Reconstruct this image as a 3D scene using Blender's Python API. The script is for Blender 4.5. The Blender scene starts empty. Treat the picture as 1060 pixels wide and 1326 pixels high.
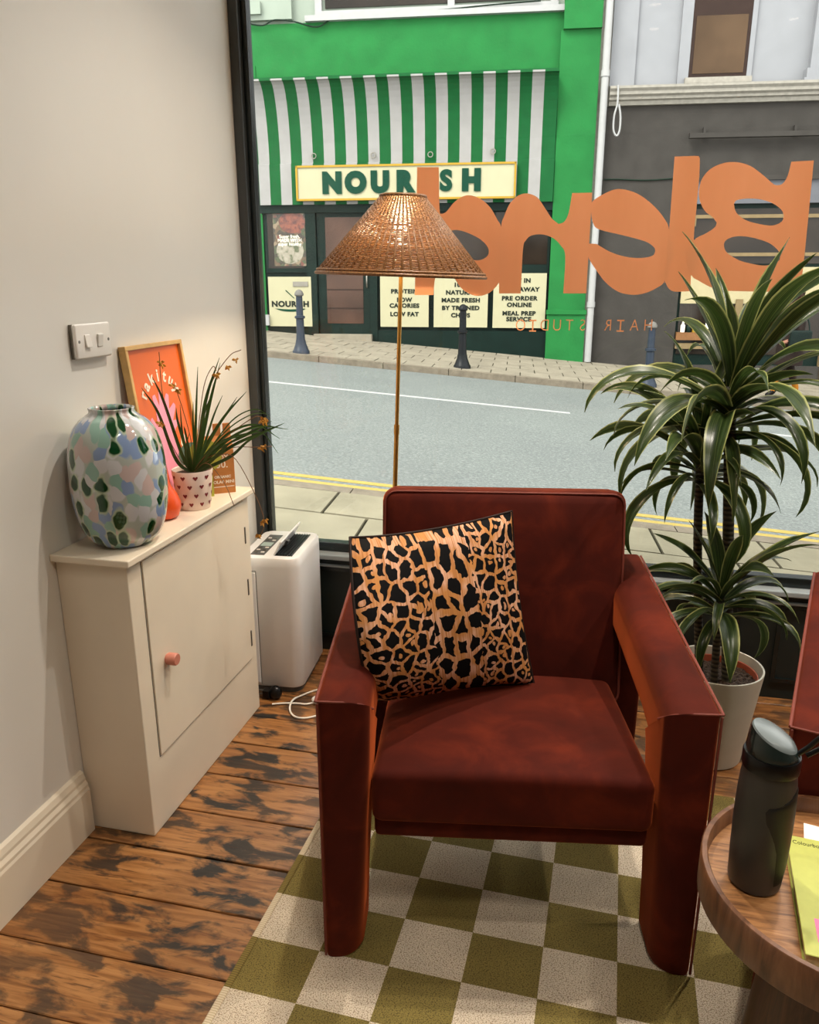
import bpy, bmesh, math, random
import numpy as np
from mathutils import Vector, Matrix
random.seed(7)
R = math.radians
scene = bpy.context.scene
COL = scene.collection

# ------------------------------------------------------------------ camera
FPX = 1018.0; CXP, CYP = 530.0, 663.0; PITCH = R(16.3); YAW = R(13.3); CAMH = 1.4
cam_data = bpy.data.cameras.new('camera'); cam = bpy.data.objects.new('camera', cam_data); COL.objects.link(cam)
cam.location = (0, 0, CAMH); cam.rotation_euler = (R(90) - PITCH, 0, YAW)
cam_data.sensor_fit = 'HORIZONTAL'; cam_data.sensor_width = 36.0; cam_data.lens = 36.0 * FPX / 1060.0
cam_data.clip_start = 0.02; cam_data.clip_end = 200
scene.camera = cam

# ------------------------------------------------------------------ world, sun, exposure
world = bpy.data.worlds.new('overcast_sky'); scene.world = world; world.use_nodes = True
wn = world.node_tree.nodes; wl = world.node_tree.links
bg = wn['Background']; bg.inputs['Color'].default_value = (1.0, 0.985, 0.955, 1); bg.inputs['Strength'].default_value = 4.1
sun_d = bpy.data.lights.new('hazy_sun', 'SUN'); sun_d.energy = 4.4; sun_d.angle = R(25); sun_d.color = (1.0, 0.96, 0.88)
sun = bpy.data.objects.new('hazy_sun', sun_d); COL.objects.link(sun); sun.rotation_euler = (R(42), 0, R(-30))
vs = scene.view_settings
vs.view_transform = 'Standard'; vs.look = 'None'; vs.gamma = 1.0; vs.exposure = 0.14; vs.use_curve_mapping = False
CEIL_W = 4.6        # watts of each ceiling downlight in the room
ADDED_W = 12.0        # watts of each unseen downlight added to light the armchair from above
LAMP_W = 17.0        # floor lamp bulb

# ------------------------------------------------------------------ pixel -> place helpers
_fw = np.array([-math.sin(YAW) * math.cos(PITCH), math.cos(YAW) * math.cos(PITCH), -math.sin(PITCH)])
_rt = np.array([math.cos(YAW), math.sin(YAW), 0.0]); _up = np.cross(_rt, _fw); _C = np.array([0, 0, CAMH])
def ray(px, py): return _fw + _rt * (px - CXP) / FPX - _up * (py - CYP) / FPX
def at_y(px, py, y): d = ray(px, py); return _C + d * (y / d[1])
def at_x(px, py, x): d = ray(px, py); return _C + d * (x / d[0])
def at_z(px, py, z): d = ray(px, py); return _C + d * ((z - CAMH) / d[2])
# street frame: u along the street, v across it; the street falls towards +u
SA = R(5.7); EU = np.array([math.cos(SA), math.sin(SA), 0]); EV = np.array([-math.sin(SA), math.cos(SA), 0])
G0, GK, KERB = -0.04, 0.085, 0.09
def S(u, v, z=0.0): p = EU * u + EV * v; return (p[0], p[1], z)
def gz(u): return G0 - GK * u                       # road level
def fac(px, py, v):
    d = ray(px, py); t = (v - _C @ EV) / (d @ EV); p = _C + d * t
    return float(p @ EU), float(p[2])

# ------------------------------------------------------------------ materials
def srgb(*c):
    r = []
    for x in c[:3]:
        x = x / 255.0
        r.append(x / 12.92 if x <= 0.04045 else ((x + 0.055) / 1.055) ** 2.4)
    return (r[0], r[1], r[2], 1.0)
class NT:
    def __init__(s, name):
        s.m = bpy.data.materials.new(name); s.m.use_nodes = True
        s.n = s.m.node_tree.nodes; s.l = s.m.node_tree.links
        s.b = s.n['Principled BSDF']; s.out = s.n['Material Output']
    def node(s, t, **kw):
        n = s.n.new(t)
        for k, v in kw.items():
            if k.startswith('i_'):
                key = k[2:]; key = int(key) if key.isdigit() else key.replace('_', ' ')
                if hasattr(v, 'is_linked') or isinstance(v, bpy.types.NodeSocket): s.l.new(v, n.inputs[key])
                else: n.inputs[key].default_value = v
            else: setattr(n, k, v)
        return n
    def link(s, a, b): s.l.new(a, b)
    def bs(s, **kw):
        for k, v in kw.items():
            key = k.replace('_', ' ')
            if isinstance(v, bpy.types.NodeSocket): s.l.new(v, s.b.inputs[key])
            else: s.b.inputs[key].default_value = v
    def coord(s, kind='Object', scale=(1, 1, 1), rot=(0, 0, 0), loc=(0, 0, 0)):
        tc = s.node('ShaderNodeTexCoord'); mp = s.node('ShaderNodeMapping')
        s.link(tc.outputs[kind], mp.inputs['Vector'])
        mp.inputs['Scale'].default_value = scale; mp.inputs['Rotation'].default_value = rot; mp.inputs['Location'].default_value = loc
        return mp.outputs[0]
    def world(s, scale=(1, 1, 1)):
        g = s.node('ShaderNodeNewGeometry'); mp = s.node('ShaderNodeMapping')
        s.link(g.outputs['Position'], mp.inputs['Vector']); mp.inputs['Scale'].default_value = scale
        return mp.outputs[0]
    def noise(s, vec, scale=5, detail=4, rough=0.55, dist=0.0):
        n = s.node('ShaderNodeTexNoise'); s.link(vec, n.inputs['Vector'])
        n.inputs['Scale'].default_value = scale; n.inputs['Detail'].default_value = detail
        n.inputs['Roughness'].default_value = rough; n.inputs['Distortion'].default_value = dist
        return n.outputs['Fac']
    def ramp(s, fac, stops, interp='LINEAR'):
        r = s.node('ShaderNodeValToRGB'); r.color_ramp.interpolation = interp
        e = r.color_ramp.elements
        while len(e) < len(stops): e.new(0.5)
        for i, (p, c) in enumerate(stops): e[i].position = p; e[i].color = c if len(c) == 4 else (*c, 1)
        s.link(fac, r.inputs['Fac']); return r.outputs['Color']
    def mix(s, fac, a, b, mode='MIX'):
        n = s.node('ShaderNodeMix', data_type='RGBA', blend_type=mode)
        for sock, v in ((n.inputs[0], fac), (n.inputs[6], a), (n.inputs[7], b)):
            if isinstance(v, bpy.types.NodeSocket): s.link(v, sock)
            else: sock.default_value = v
        return n.outputs[2]
    def math(s, op, a, b=0.0, c=0.0, clamp=False):
        n = s.node('ShaderNodeMath', operation=op, use_clamp=clamp)
        for i, v in enumerate((a, b, c)):
            if isinstance(v, bpy.types.NodeSocket): s.link(v, n.inputs[i])
            else: n.inputs[i].default_value = v
        return n.outputs[0]
    def bump(s, h, strength=0.3, dist=0.01):
        n = s.node('ShaderNodeBump'); n.inputs['Strength'].default_value = strength; n.inputs['Distance'].default_value = dist
        s.link(h, n.inputs['Height']); s.link(n.outputs[0], s.b.inputs['Normal'])
BW = ((0, 0, 0, 1), (1, 1, 1, 1))
def plain(name, col, rough=0.5, var=0.12, vscale=8, metal=0.0, bump=0.0, bscale=60, bdist=0.003, **kw):
    t = NT(name); v = t.coord()
    f = t.noise(v, vscale, 4)
    lo = tuple(c * (1 - var) for c in col[:3]) + (1,); hi = tuple(min(1, c * (1 + var)) for c in col[:3]) + (1,)
    t.bs(Base_Color=t.ramp(f, [(0.3, lo), (0.7, hi)]), Roughness=rough, Metallic=metal, **kw)
    if bump: t.bump(t.noise(v, bscale, 4), bump, bdist)
    return t.m
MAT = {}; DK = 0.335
def mats():
    M = MAT; plain = globals()['plain']
    M['wall'] = plain('wall_paint', srgb(224, 221, 213), 0.38, 0.025, 1.5, bump=0.12, bscale=14, bdist=0.004)
    M['skirting'] = plain('skirting_paint', srgb(226, 214, 192), 0.4, 0.03, 3)
    M['ceiling'] = plain('ceiling_paint', srgb(232, 228, 220), 0.7, 0.02)
    M['cabinet'] = plain('cabinet_paint', srgb(222, 211, 191), 0.38, 0.03, 6, bump=0.05, bscale=40)
    M['black_frame'] = plain('black_gloss_paint', srgb(18, 26, 26), 0.25, 0.2, 10)
    M['grey_frame'] = plain('grey_frame_paint', srgb(58, 60, 60), 0.3, 0.1, 10)
    M['sill'] = plain('pale_grey_sill', srgb(150, 158, 160), 0.3, 0.06, 10)  # pale grey for the sill and the moulding below it
    M['riser'] = plain('dark_riser_paint', srgb(20, 30, 28), 0.5, 0.2, 6)
    M['dark'] = plain('dark_void', srgb(16, 14, 12), 0.8)
    M['white_plastic'] = plain('white_plastic', srgb(240, 240, 240), 0.28, 0.02)
    M['switch'] = plain('switch_plastic', srgb(232, 228, 220), 0.3, 0.02)
    M['grey_plastic'] = plain('grey_plastic', srgb(88, 88, 86), 0.4, 0.08)
    M['black_plastic'] = plain('black_plastic', srgb(12, 12, 13), 0.28, 0.1, Specular_IOR_Level=0.3)
    M['screen'] = plain('display_screen', srgb(176, 196, 190), 0.3, 0.05)
    M['steel'] = plain('steel', srgb(120, 116, 108), 0.35, 0.1, metal=0.9)
    M['pink_wood'] = plain('pink_knob', srgb(196, 124, 104), 0.45, 0.06)
    M['cord'] = plain('white_cord', srgb(232, 226, 214), 0.45, 0.03)
    M['brass'] = plain('brass', srgb(196, 152, 78), 0.3, 0.08, 20, metal=0.85)
    M['piping'] = plain('velvet_piping', srgb(108, 42, 26), 0.7, 0.1)
    M['orange_glaze'] = plain('orange_glaze', srgb(226, 84, 34), 0.3, 0.06)
    M['soil'] = plain('potting_soil', srgb(66, 50, 38), 0.95, 0.6, 90, bump=1.0, bscale=90, bdist=0.02)
    M['terracotta'] = plain('terracotta_plastic', srgb(160, 74, 46), 0.6, 0.1)
    M['pot'] = plain('stone_white_pot', srgb(188, 184, 168), 0.45, 0.05, 10)
    M['pot_pale'] = plain('pale_pink_pot', srgb(232, 212, 200), 0.4, 0.03)
    M['heart'] = plain('heart_print', srgb(122, 30, 34), 0.5, 0.1)
    M['kraft'] = plain('kraft_card', srgb(186, 122, 62), 0.75, 0.1, 40)
    M['card_lime'] = plain('lime_card', srgb(170, 176, 66), 0.6, 0.08)
    M['card_teal'] = plain('teal_card', srgb(116, 158, 140), 0.6, 0.08)
    M['print_white'] = plain('white_print', srgb(236, 226, 210), 0.6, 0.03)
    M['frame_wood'] = plain('pale_frame_wood', srgb(212, 172, 108), 0.45, 0.12, 30)
    M['poster_orange'] = plain('poster_orange', srgb(222, 102, 28), 0.35, 0.05, 5)
    M['poster_pink'] = plain('poster_pink', srgb(240, 156, 182), 0.4, 0.05)
    M['poster_red'] = plain('poster_red', srgb(206, 70, 50), 0.4, 0.05)
    M['petal'] = plain('faded_petal', srgb(206, 152, 60), 0.6, 0.2, 40)
    M['stalk'] = plain('dry_stalk', srgb(120, 84, 50), 0.6, 0.2, 40)
    M['blade'] = plain('blade_green', srgb(62, 92, 34), 0.4, 0.3, 12)
    M['lime_cover'] = plain('lime_cover', srgb(172, 176, 84), 0.5, 0.05, 60)
    M['pages'] = plain('book_pages', srgb(186, 172, 132), 0.8, 0.2, 60)
    M['pink_tab'] = plain('pink_tab', srgb(226, 112, 160), 0.5, 0.05)
    M['coral'] = plain('coral_print', srgb(224, 110, 70), 0.5, 0.05)
    M['paper'] = plain('white_paper', srgb(240, 232, 226), 0.6, 0.02)
    M['blue_print'] = plain('blue_print', srgb(150, 180, 220), 0.6, 0.04)
    M['bottle_grip'] = plain('bottle_grip', srgb(14, 15, 15), 0.55, 0.1)
    M['lid'] = plain('bottle_lid', srgb(30, 40, 38), 0.12, 0.06)
    M['lid_top'] = plain('bottle_lid_top', srgb(96, 104, 104), 0.25, 0.06)
    M['wall_far'] = plain('far_wall_paint', srgb(150, 142, 132), 0.6, 0.03, 1.5)
    # outside: all colours darkened evenly so a stronger sky can light the room
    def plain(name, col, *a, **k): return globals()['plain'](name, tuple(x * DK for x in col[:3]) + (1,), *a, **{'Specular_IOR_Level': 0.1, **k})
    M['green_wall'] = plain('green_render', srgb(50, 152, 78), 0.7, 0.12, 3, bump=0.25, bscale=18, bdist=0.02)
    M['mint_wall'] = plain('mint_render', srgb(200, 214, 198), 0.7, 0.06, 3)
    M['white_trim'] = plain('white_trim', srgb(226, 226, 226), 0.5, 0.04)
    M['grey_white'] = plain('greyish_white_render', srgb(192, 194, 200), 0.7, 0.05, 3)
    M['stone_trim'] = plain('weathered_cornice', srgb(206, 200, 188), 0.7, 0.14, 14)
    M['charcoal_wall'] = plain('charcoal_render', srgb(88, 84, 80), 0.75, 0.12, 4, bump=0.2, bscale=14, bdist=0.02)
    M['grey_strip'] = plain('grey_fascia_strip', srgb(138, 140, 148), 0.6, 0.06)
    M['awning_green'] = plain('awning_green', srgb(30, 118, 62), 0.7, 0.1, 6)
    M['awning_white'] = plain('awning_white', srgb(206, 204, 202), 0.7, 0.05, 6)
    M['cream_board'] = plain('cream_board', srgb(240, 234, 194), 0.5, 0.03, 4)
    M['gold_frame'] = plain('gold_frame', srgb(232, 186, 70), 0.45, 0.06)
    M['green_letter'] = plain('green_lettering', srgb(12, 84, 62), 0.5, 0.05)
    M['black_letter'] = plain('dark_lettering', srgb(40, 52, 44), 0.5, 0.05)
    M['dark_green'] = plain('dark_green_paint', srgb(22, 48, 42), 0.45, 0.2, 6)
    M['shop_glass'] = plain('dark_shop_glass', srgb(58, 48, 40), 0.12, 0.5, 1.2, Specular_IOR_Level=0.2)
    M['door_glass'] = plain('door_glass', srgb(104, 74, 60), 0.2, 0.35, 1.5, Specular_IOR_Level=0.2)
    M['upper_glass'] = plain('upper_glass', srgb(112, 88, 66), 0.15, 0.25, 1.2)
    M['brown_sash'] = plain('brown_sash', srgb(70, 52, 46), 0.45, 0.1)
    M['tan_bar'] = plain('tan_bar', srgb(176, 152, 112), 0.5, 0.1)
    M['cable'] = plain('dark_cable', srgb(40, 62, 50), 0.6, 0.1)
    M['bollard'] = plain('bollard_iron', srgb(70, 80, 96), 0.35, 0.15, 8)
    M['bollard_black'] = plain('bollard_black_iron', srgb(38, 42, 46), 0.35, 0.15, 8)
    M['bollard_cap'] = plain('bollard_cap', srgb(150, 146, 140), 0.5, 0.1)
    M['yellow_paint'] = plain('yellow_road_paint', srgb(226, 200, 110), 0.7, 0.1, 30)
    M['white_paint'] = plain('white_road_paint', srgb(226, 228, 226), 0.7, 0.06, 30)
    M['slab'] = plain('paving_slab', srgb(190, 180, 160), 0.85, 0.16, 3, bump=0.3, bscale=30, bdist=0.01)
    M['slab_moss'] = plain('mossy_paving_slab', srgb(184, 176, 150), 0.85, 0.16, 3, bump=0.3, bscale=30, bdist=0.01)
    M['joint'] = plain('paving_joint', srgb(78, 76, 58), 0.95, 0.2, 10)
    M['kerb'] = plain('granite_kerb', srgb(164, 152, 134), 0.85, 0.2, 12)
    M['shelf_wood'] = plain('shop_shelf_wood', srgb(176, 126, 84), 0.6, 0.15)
    M['blind_cream'] = plain('cream_blind', srgb(238, 224, 178), 0.6, 0.04)  # plain cream of the shop blind
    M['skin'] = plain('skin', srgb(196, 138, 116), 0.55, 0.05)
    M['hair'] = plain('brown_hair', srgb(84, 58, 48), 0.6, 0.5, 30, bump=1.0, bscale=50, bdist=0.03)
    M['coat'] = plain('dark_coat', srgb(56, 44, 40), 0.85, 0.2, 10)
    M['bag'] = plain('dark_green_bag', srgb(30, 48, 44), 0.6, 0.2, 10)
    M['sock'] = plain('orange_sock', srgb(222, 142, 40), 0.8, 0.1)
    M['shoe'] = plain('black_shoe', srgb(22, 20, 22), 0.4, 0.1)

    plain = globals()['plain']
    # floor boards: pine, dark worn stain patches, grain along x
    t = NT('old_pine_boards'); w = t.world()
    oi = t.node('ShaderNodeObjectInfo')
    cmb = t.node('ShaderNodeCombineXYZ'); t.link(t.math('MULTIPLY', oi.outputs['Random'], 37.0), cmb.inputs[0]); t.link(t.math('MULTIPLY', oi.outputs['Random'], 13.0), cmb.inputs[2])
    add = t.node('ShaderNodeVectorMath', operation='ADD'); t.link(w, add.inputs[0]); t.link(cmb.outputs[0], add.inputs[1])
    mg = t.node('ShaderNodeMapping'); t.link(add.outputs[0], mg.inputs['Vector']); mg.inputs['Scale'].default_value = (2.2, 24, 24)
    g = t.noise(mg.outputs[0], 1.6, 6, 0.6, 1.2)
    base = t.ramp(g, [(0.25, srgb(86, 52, 26)), (0.45, srgb(142, 94, 50)), (0.62, srgb(174, 124, 74)), (0.8, srgb(122, 76, 38))])
    tint = t.ramp(oi.outputs['Random'], [(0, (0.72, 0.68, 0.66, 1)), (0.5, (1, 1, 1, 1)), (1, (0.84, 0.78, 0.7, 1))])
    base = t.mix(1.0, base, tint, 'MULTIPLY')
    ms = t.node('ShaderNodeMapping'); t.link(add.outputs[0], ms.inputs['Vector']); ms.inputs['Scale'].default_value = (3.6, 8.0, 8)
    st = t.noise(ms.outputs[0], 2.3, 5, 0.58, 0.4)
    sm = t.ramp(st, [(0.48, (0, 0, 0, 1)), (0.575, (1, 1, 1, 1))])
    ms2 = t.node('ShaderNodeMapping'); t.link(w, ms2.inputs['Vector']); ms2.inputs['Scale'].default_value = (1.1, 1.3, 1)
    big = t.ramp(t.noise(ms2.outputs[0], 1.4, 2), [(0.3, (0.45, 0.45, 0.45, 1)), (0.6, (1, 1, 1, 1))])
    fac = t.mix(1.0, sm, big, 'MULTIPLY')
    col = t.mix(fac, base, t.mix(g, srgb(16, 14, 11), srgb(44, 38, 30)))
    fine = t.noise(mg.outputs[0], 7, 3)
    col = t.mix(t.ramp(fine, [(0.60, (0, 0, 0, 1)), (0.72, (0.7, 0.7, 0.7, 1))]), col, srgb(70, 36, 14))
    t.bs(Base_Color=col, Roughness=t.ramp(st, [(0.4, (0.34, 0.34, 0.34, 1)), (0.7, (0.6, 0.6, 0.6, 1))]))
    t.bump(g, 0.25, 0.004); M['boards'] = t.m

    # rug: woven checks
    t = NT('checked_flatweave'); v = t.coord()
    sx = t.node('ShaderNodeSeparateXYZ'); t.link(v, sx.inputs[0])
    cx = t.math('FLOOR', t.math('DIVIDE', sx.outputs[0], 0.1562)); cy = t.math('FLOOR', t.math('DIVIDE', sx.outputs[1], 0.134))
    par = t.math('FLOORED_MODULO', t.math('ADD', cx, cy), 2.0)
    wv = t.node('ShaderNodeTexVoronoi', voronoi_dimensions='2D', i_Scale=1.0); mp = t.node('ShaderNodeMapping'); t.link(v, mp.inputs[0]); mp.inputs['Scale'].default_value = (330, 420, 1)
    t.link(mp.outputs[0], wv.inputs['Vector']); d = wv.outputs['Distance']
    nz = t.noise(v, 9, 3)
    cream = t.mix(t.ramp(d, [(0.25, BW[0]), (0.75, BW[1])]), srgb(226, 211, 188), srgb(160, 142, 118))
    olive = t.mix(t.ramp(d, [(0.25, BW[0]), (0.75, BW[1])]), srgb(138, 122, 62), srgb(92, 78, 32))
    col = t.mix(par, cream, olive)
    col = t.mix(1.0, col, t.ramp(nz, [(0.3, (0.88, 0.88, 0.88, 1)), (0.7, (1.05, 1.05, 1.05, 1))]), 'MULTIPLY')
    t.bs(Base_Color=col, Roughness=0.95); t.bump(d, 0.5, 0.004); M['rug'] = t.m
    t = NT('rug_hem'); v = t.coord()
    sx = t.node('ShaderNodeSeparateXYZ'); t.link(v, sx.inputs[0])
    cy = t.math('FLOOR', t.math('DIVIDE', sx.outputs[1], 0.134)); par = t.math('FLOORED_MODULO', cy, 2.0)
    wv = t.node('ShaderNodeTexWave', bands_direction='Y', i_Scale=60.0); t.link(v, wv.inputs['Vector'])
    t.bs(Base_Color=t.mix(wv.outputs['Fac'], t.mix(par, srgb(212, 196, 168), srgb(130, 112, 54)), t.mix(par, srgb(180, 164, 134), srgb(96, 82, 36))), Roughness=0.95)
    M['rug_hem'] = t.m

    # velvet
    t = NT('rust_velvet'); v = t.coord(); n1 = t.noise(v, 7, 5, 0.6, 0.6); n2 = t.noise(v, 420, 2)
    c = t.ramp(n1, [(0.3, srgb(54, 12, 4)), (0.5, srgb(68, 17, 6)), (0.72, srgb(92, 29, 11))])
    t.bs(Base_Color=c, Roughness=0.85, Sheen_Weight=0.6, Sheen_Roughness=0.35, Sheen_Tint=srgb(236, 112, 56), Specular_IOR_Level=0.15)
    t.bump(n2, 0.12, 0.001); M['velvet'] = t.m

    # leopard cushion, UV based
    t = NT('leopard_print'); tc = t.node('ShaderNodeTexCoord'); uv = tc.outputs['UV']
    nv = t.node('ShaderNodeTexNoise', i_Scale=13.0, i_Detail=2.0); t.link(uv, nv.inputs['Vector'])
    vm = t.node('ShaderNodeVectorMath', operation='MULTIPLY_ADD'); t.link(nv.outputs['Color'], vm.inputs[0]); vm.inputs[1].default_value = (0.06, 0.07, 0); t.link(uv, vm.inputs[2])
    def vor(scale, off, rnd):
        mp = t.node('ShaderNodeMapping'); t.link(vm.outputs[0], mp.inputs[0]); mp.inputs['Scale'].default_value = scale; mp.inputs['Location'].default_value = off
        v = t.node('ShaderNodeTexVoronoi', voronoi_dimensions='2D', i_Scale=1.0, i_Randomness=rnd); t.link(mp.outputs[0], v.inputs['Vector']); return v.outputs['Distance'], mp.outputs[0]
    def cells(scale, off, gap, hole):
        mp = t.node('ShaderNodeMapping'); t.link(vm.outputs[0], mp.inputs[0]); mp.inputs['Scale'].default_value = scale; mp.inputs['Location'].default_value = off
        e = t.node('ShaderNodeTexVoronoi', voronoi_dimensions='2D', feature='DISTANCE_TO_EDGE', i_Scale=1.0, i_Randomness=0.9); t.link(mp.outputs[0], e.inputs['Vector'])
        f = t.node('ShaderNodeTexVoronoi', voronoi_dimensions='2D', i_Scale=1.0, i_Randomness=0.9); t.link(mp.outputs[0], f.inputs['Vector'])
        sc = t.node('ShaderNodeSeparateColor'); t.link(f.outputs['Color'], sc.inputs[0])
        body = t.math('GREATER_THAN', e.outputs['Distance'], t.math('ADD', t.math('MULTIPLY', t.noise(mp.outputs[0], 2.5, 1), gap), gap * .35))
        eye = t.math('MULTIPLY', t.math('LESS_THAN', f.outputs['Distance'], hole), t.math('GREATER_THAN', sc.outputs[0], .45))
        return t.math('MULTIPLY', body, t.math('SUBTRACT', 1.0, eye))
    rim = cells((14.5, 13.0, 1), (0, 0, 0), .15, .17)
    solid = cells((11.0, 7.6, 1), (1.5, .4, 0), .17, .0)
    su = t.node('ShaderNodeSeparateXYZ'); t.link(vm.outputs[0], su.inputs[0])
    mid = t.math('LESS_THAN', t.math('ABSOLUTE', t.math('SUBTRACT', su.outputs[0], 0.53)), 0.14)
    blk = t.math('ADD', t.math('MULTIPLY', rim, t.math('SUBTRACT', 1.0, mid)), t.math('MULTIPLY', solid, mid), clamp=True)
    st1 = t.node('ShaderNodeMapping'); t.link(uv, st1.inputs[0]); st1.inputs['Scale'].default_value = (95, 3, 1)
    sn = t.noise(st1.outputs[0], 1.0, 2); bn = t.noise(uv, 7, 2)
    basec = t.mix(t.ramp(bn, [(0.42, BW[0]), (0.58, BW[1])]), srgb(214, 166, 136), srgb(192, 132, 74))
    basec = t.mix(t.ramp(sn, [(0.45, BW[0]), (0.62, BW[1])]), basec, srgb(176, 116, 66))
    t.bs(Base_Color=t.mix(blk, basec, srgb(7, 6, 6)), Roughness=0.8, Specular_IOR_Level=0.12)
    t.bump(t.noise(uv, 300, 1), 0.2, 0.001); M['leopard'] = t.m

    # wicker
    t = NT('wicker_cane'); w = t.coord(); n = t.noise(w, 240, 2)
    t.bs(Base_Color=t.ramp(n, [(0.3, srgb(96, 62, 34)), (0.7, srgb(162, 116, 70))]), Roughness=0.4); M['wicker'] = t.m

    # spotted art glass
    t = NT('spotted_glass'); tc = t.node('ShaderNodeTexCoord'); v = tc.outputs['UV']      # UV in metres round the vase
    nv = t.node('ShaderNodeTexNoise', i_Scale=20.0, i_Detail=2.0); t.link(v, nv.inputs['Vector'])
    vm = t.node('ShaderNodeVectorMath', operation='MULTIPLY_ADD'); t.link(nv.outputs['Color'], vm.inputs[0]); vm.inputs[1].default_value = (0.034, 0.05, 0); t.link(v, vm.inputs[2])
    def blobs(scale, lo, hi, off):
        mp = t.node('ShaderNodeMapping'); t.link(vm.outputs[0], mp.inputs[0]); mp.inputs['Scale'].default_value = scale; mp.inputs['Location'].default_value = off
        vc = t.node('ShaderNodeTexVoronoi', voronoi_dimensions='2D', i_Scale=1.0, i_Randomness=0.8); t.link(mp.outputs[0], vc.inputs['Vector'])
        sc = t.node('ShaderNodeSeparateColor'); t.link(vc.outputs['Color'], sc.inputs[0])
        return t.ramp(vc.outputs['Distance'], [(lo, BW[1]), (hi, BW[0])]), sc.outputs[0]
    m1, r1 = blobs((36, 25, 1), .52, .64, (0, 0, 0))
    pale = t.ramp(r1, [(0.0, srgb(208, 188, 184)), (0.32, srgb(140, 164, 204)), (0.55, srgb(214, 216, 220)), (0.8, srgb(150, 190, 176))], 'CONSTANT')
    m2, r2 = blobs((27, 18, 1), .34, .42, (3.3, 1.7, 0))
    halo, _ = blobs((27, 18, 1), .42, .52, (3.3, 1.7, 0)); green = t.math('LESS_THAN', r2, 0.5)
    col = t.mix(m1, srgb(186, 194, 186), pale)
    col = t.mix(t.math('MULTIPLY', halo, green), col, srgb(188, 204, 176))
    col = t.mix(t.math('MULTIPLY', m2, green), col, srgb(12, 70, 36))
    t.bs(Base_Color=col, Roughness=0.06, Coat_Weight=0.8, Coat_Roughness=0.03, Transmission_Weight=0.15, IOR=1.35); M['art_glass'] = t.m

    # dracaena leaf: UV.x across
    t = NT('striped_leaf'); tc = t.node('ShaderNodeTexCoord'); su = t.node('ShaderNodeSeparateXYZ'); t.link(tc.outputs['UV'], su.inputs[0])
    a = t.math('ABSOLUTE', t.math('SUBTRACT', su.outputs[0], 0.5))
    st1 = t.node('ShaderNodeMapping'); t.link(tc.outputs['UV'], st1.inputs[0]); st1.inputs['Scale'].default_value = (26, 1.2, 1)
    sn = t.noise(st1.outputs[0], 1.0, 2)
    gcol = t.ramp(sn, [(0.35, srgb(24, 42, 18)), (0.56, srgb(56, 76, 34)), (0.76, srgb(124, 132, 84))])
    col = t.mix(t.ramp(a, [(0.40, BW[0]), (0.45, BW[1])]), gcol, srgb(158, 164, 104))
    oi = t.node('ShaderNodeObjectInfo')
    col = t.mix(1.0, col, t.ramp(oi.outputs['Random'], [(0, (0.75, 0.78, 0.7, 1)), (1, (1.15, 1.1, 1.05, 1))]), 'MULTIPLY')
    t.bs(Base_Color=col, Roughness=0.32)
    tr = t.node('ShaderNodeBsdfTranslucent'); t.link(col, tr.inputs['Color']); mx = t.node('ShaderNodeMixShader'); mx.inputs[0].default_value = 0.32
    t.link(t.b.outputs[0], mx.inputs[1]); t.link(tr.outputs[0], mx.inputs[2]); t.link(mx.outputs[0], t.out.inputs['Surface']); M['leaf'] = t.m
    # trunk with rings
    t = NT('ringed_cane_stem'); v = t.coord(); wv = t.node('ShaderNodeTexWave', bands_direction='Z', i_Scale=22.0, i_Distortion=2.0); t.link(v, wv.inputs['Vector'])
    t.bs(Base_Color=t.ramp(wv.outputs['Fac'], [(0.2, srgb(34, 32, 24)), (0.8, srgb(82, 76, 58))]), Roughness=0.7); t.bump(wv.outputs['Fac'], 0.5, 0.004); M['trunk'] = t.m

    # table oak
    def wood(name, c0, c1, c2, sc):
        t = NT(name); v = t.coord(scale=sc); n = t.noise(v, 3.0, 5, 0.6, 1.5)
        t.bs(Base_Color=t.ramp(n, [(0.3, c0), (0.5, c1), (0.7, c2)]), Roughness=0.38); t.bump(n, 0.1, 0.002); return t.m
    M['oak'] = wood('oak_veneer', srgb(92, 58, 32), srgb(148, 102, 60), srgb(170, 124, 78), (3, 30, 3))
    M['oak_rim'] = wood('oak_rim', srgb(74, 46, 28), srgb(104, 68, 44), srgb(122, 84, 56), (10, 10, 2))
    M['walnut'] = wood('dark_base_wood', srgb(48, 25, 12), srgb(66, 36, 18), srgb(82, 48, 26), (30, 30, 3))
    # translucent bottle
    t = NT('smoked_bottle'); v = t.coord(); n = t.noise(v, 9, 2)
    t.bs(Base_Color=t.ramp(n, [(0.3, srgb(46, 47, 44)), (0.7, srgb(64, 60, 55))]), Roughness=0.42, Transmission_Weight=0.12); M['bottle'] = t.m
    # window glass: mostly see-through with a fresnel sheen
    t = NT('window_glass'); lw = t.node('ShaderNodeFresnel', i_IOR=1.35)
    gl = t.node('ShaderNodeBsdfGlossy', i_Roughness=0.02); tr = t.node('ShaderNodeBsdfTransparent', i_Color=(0.97, 0.985, 0.975, 1)); mx = t.node('ShaderNodeMixShader')
    t.link(t.math('MULTIPLY', lw.outputs[0], 0.8), mx.inputs[0]); t.link(tr.outputs[0], mx.inputs[1]); t.link(gl.outputs[0], mx.inputs[2]); t.link(mx.outputs[0], t.out.inputs['Surface']); M['glass'] = t.m
    # copper vinyl
    t = NT('copper_vinyl'); v = t.coord(scale=(1, 1, 0.2)); n = t.noise(v, 9, 3); c = t.ramp(n, [(0.3, srgb(226, 158, 108)), (0.7, srgb(232, 166, 118))])
    t.bs(Base_Color=c, Roughness=0.5)
    tr = t.node('ShaderNodeBsdfTranslucent'); t.link(c, tr.inputs['Color']); mx = t.node('ShaderNodeMixShader'); mx.inputs[0].default_value = 0.33
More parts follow.
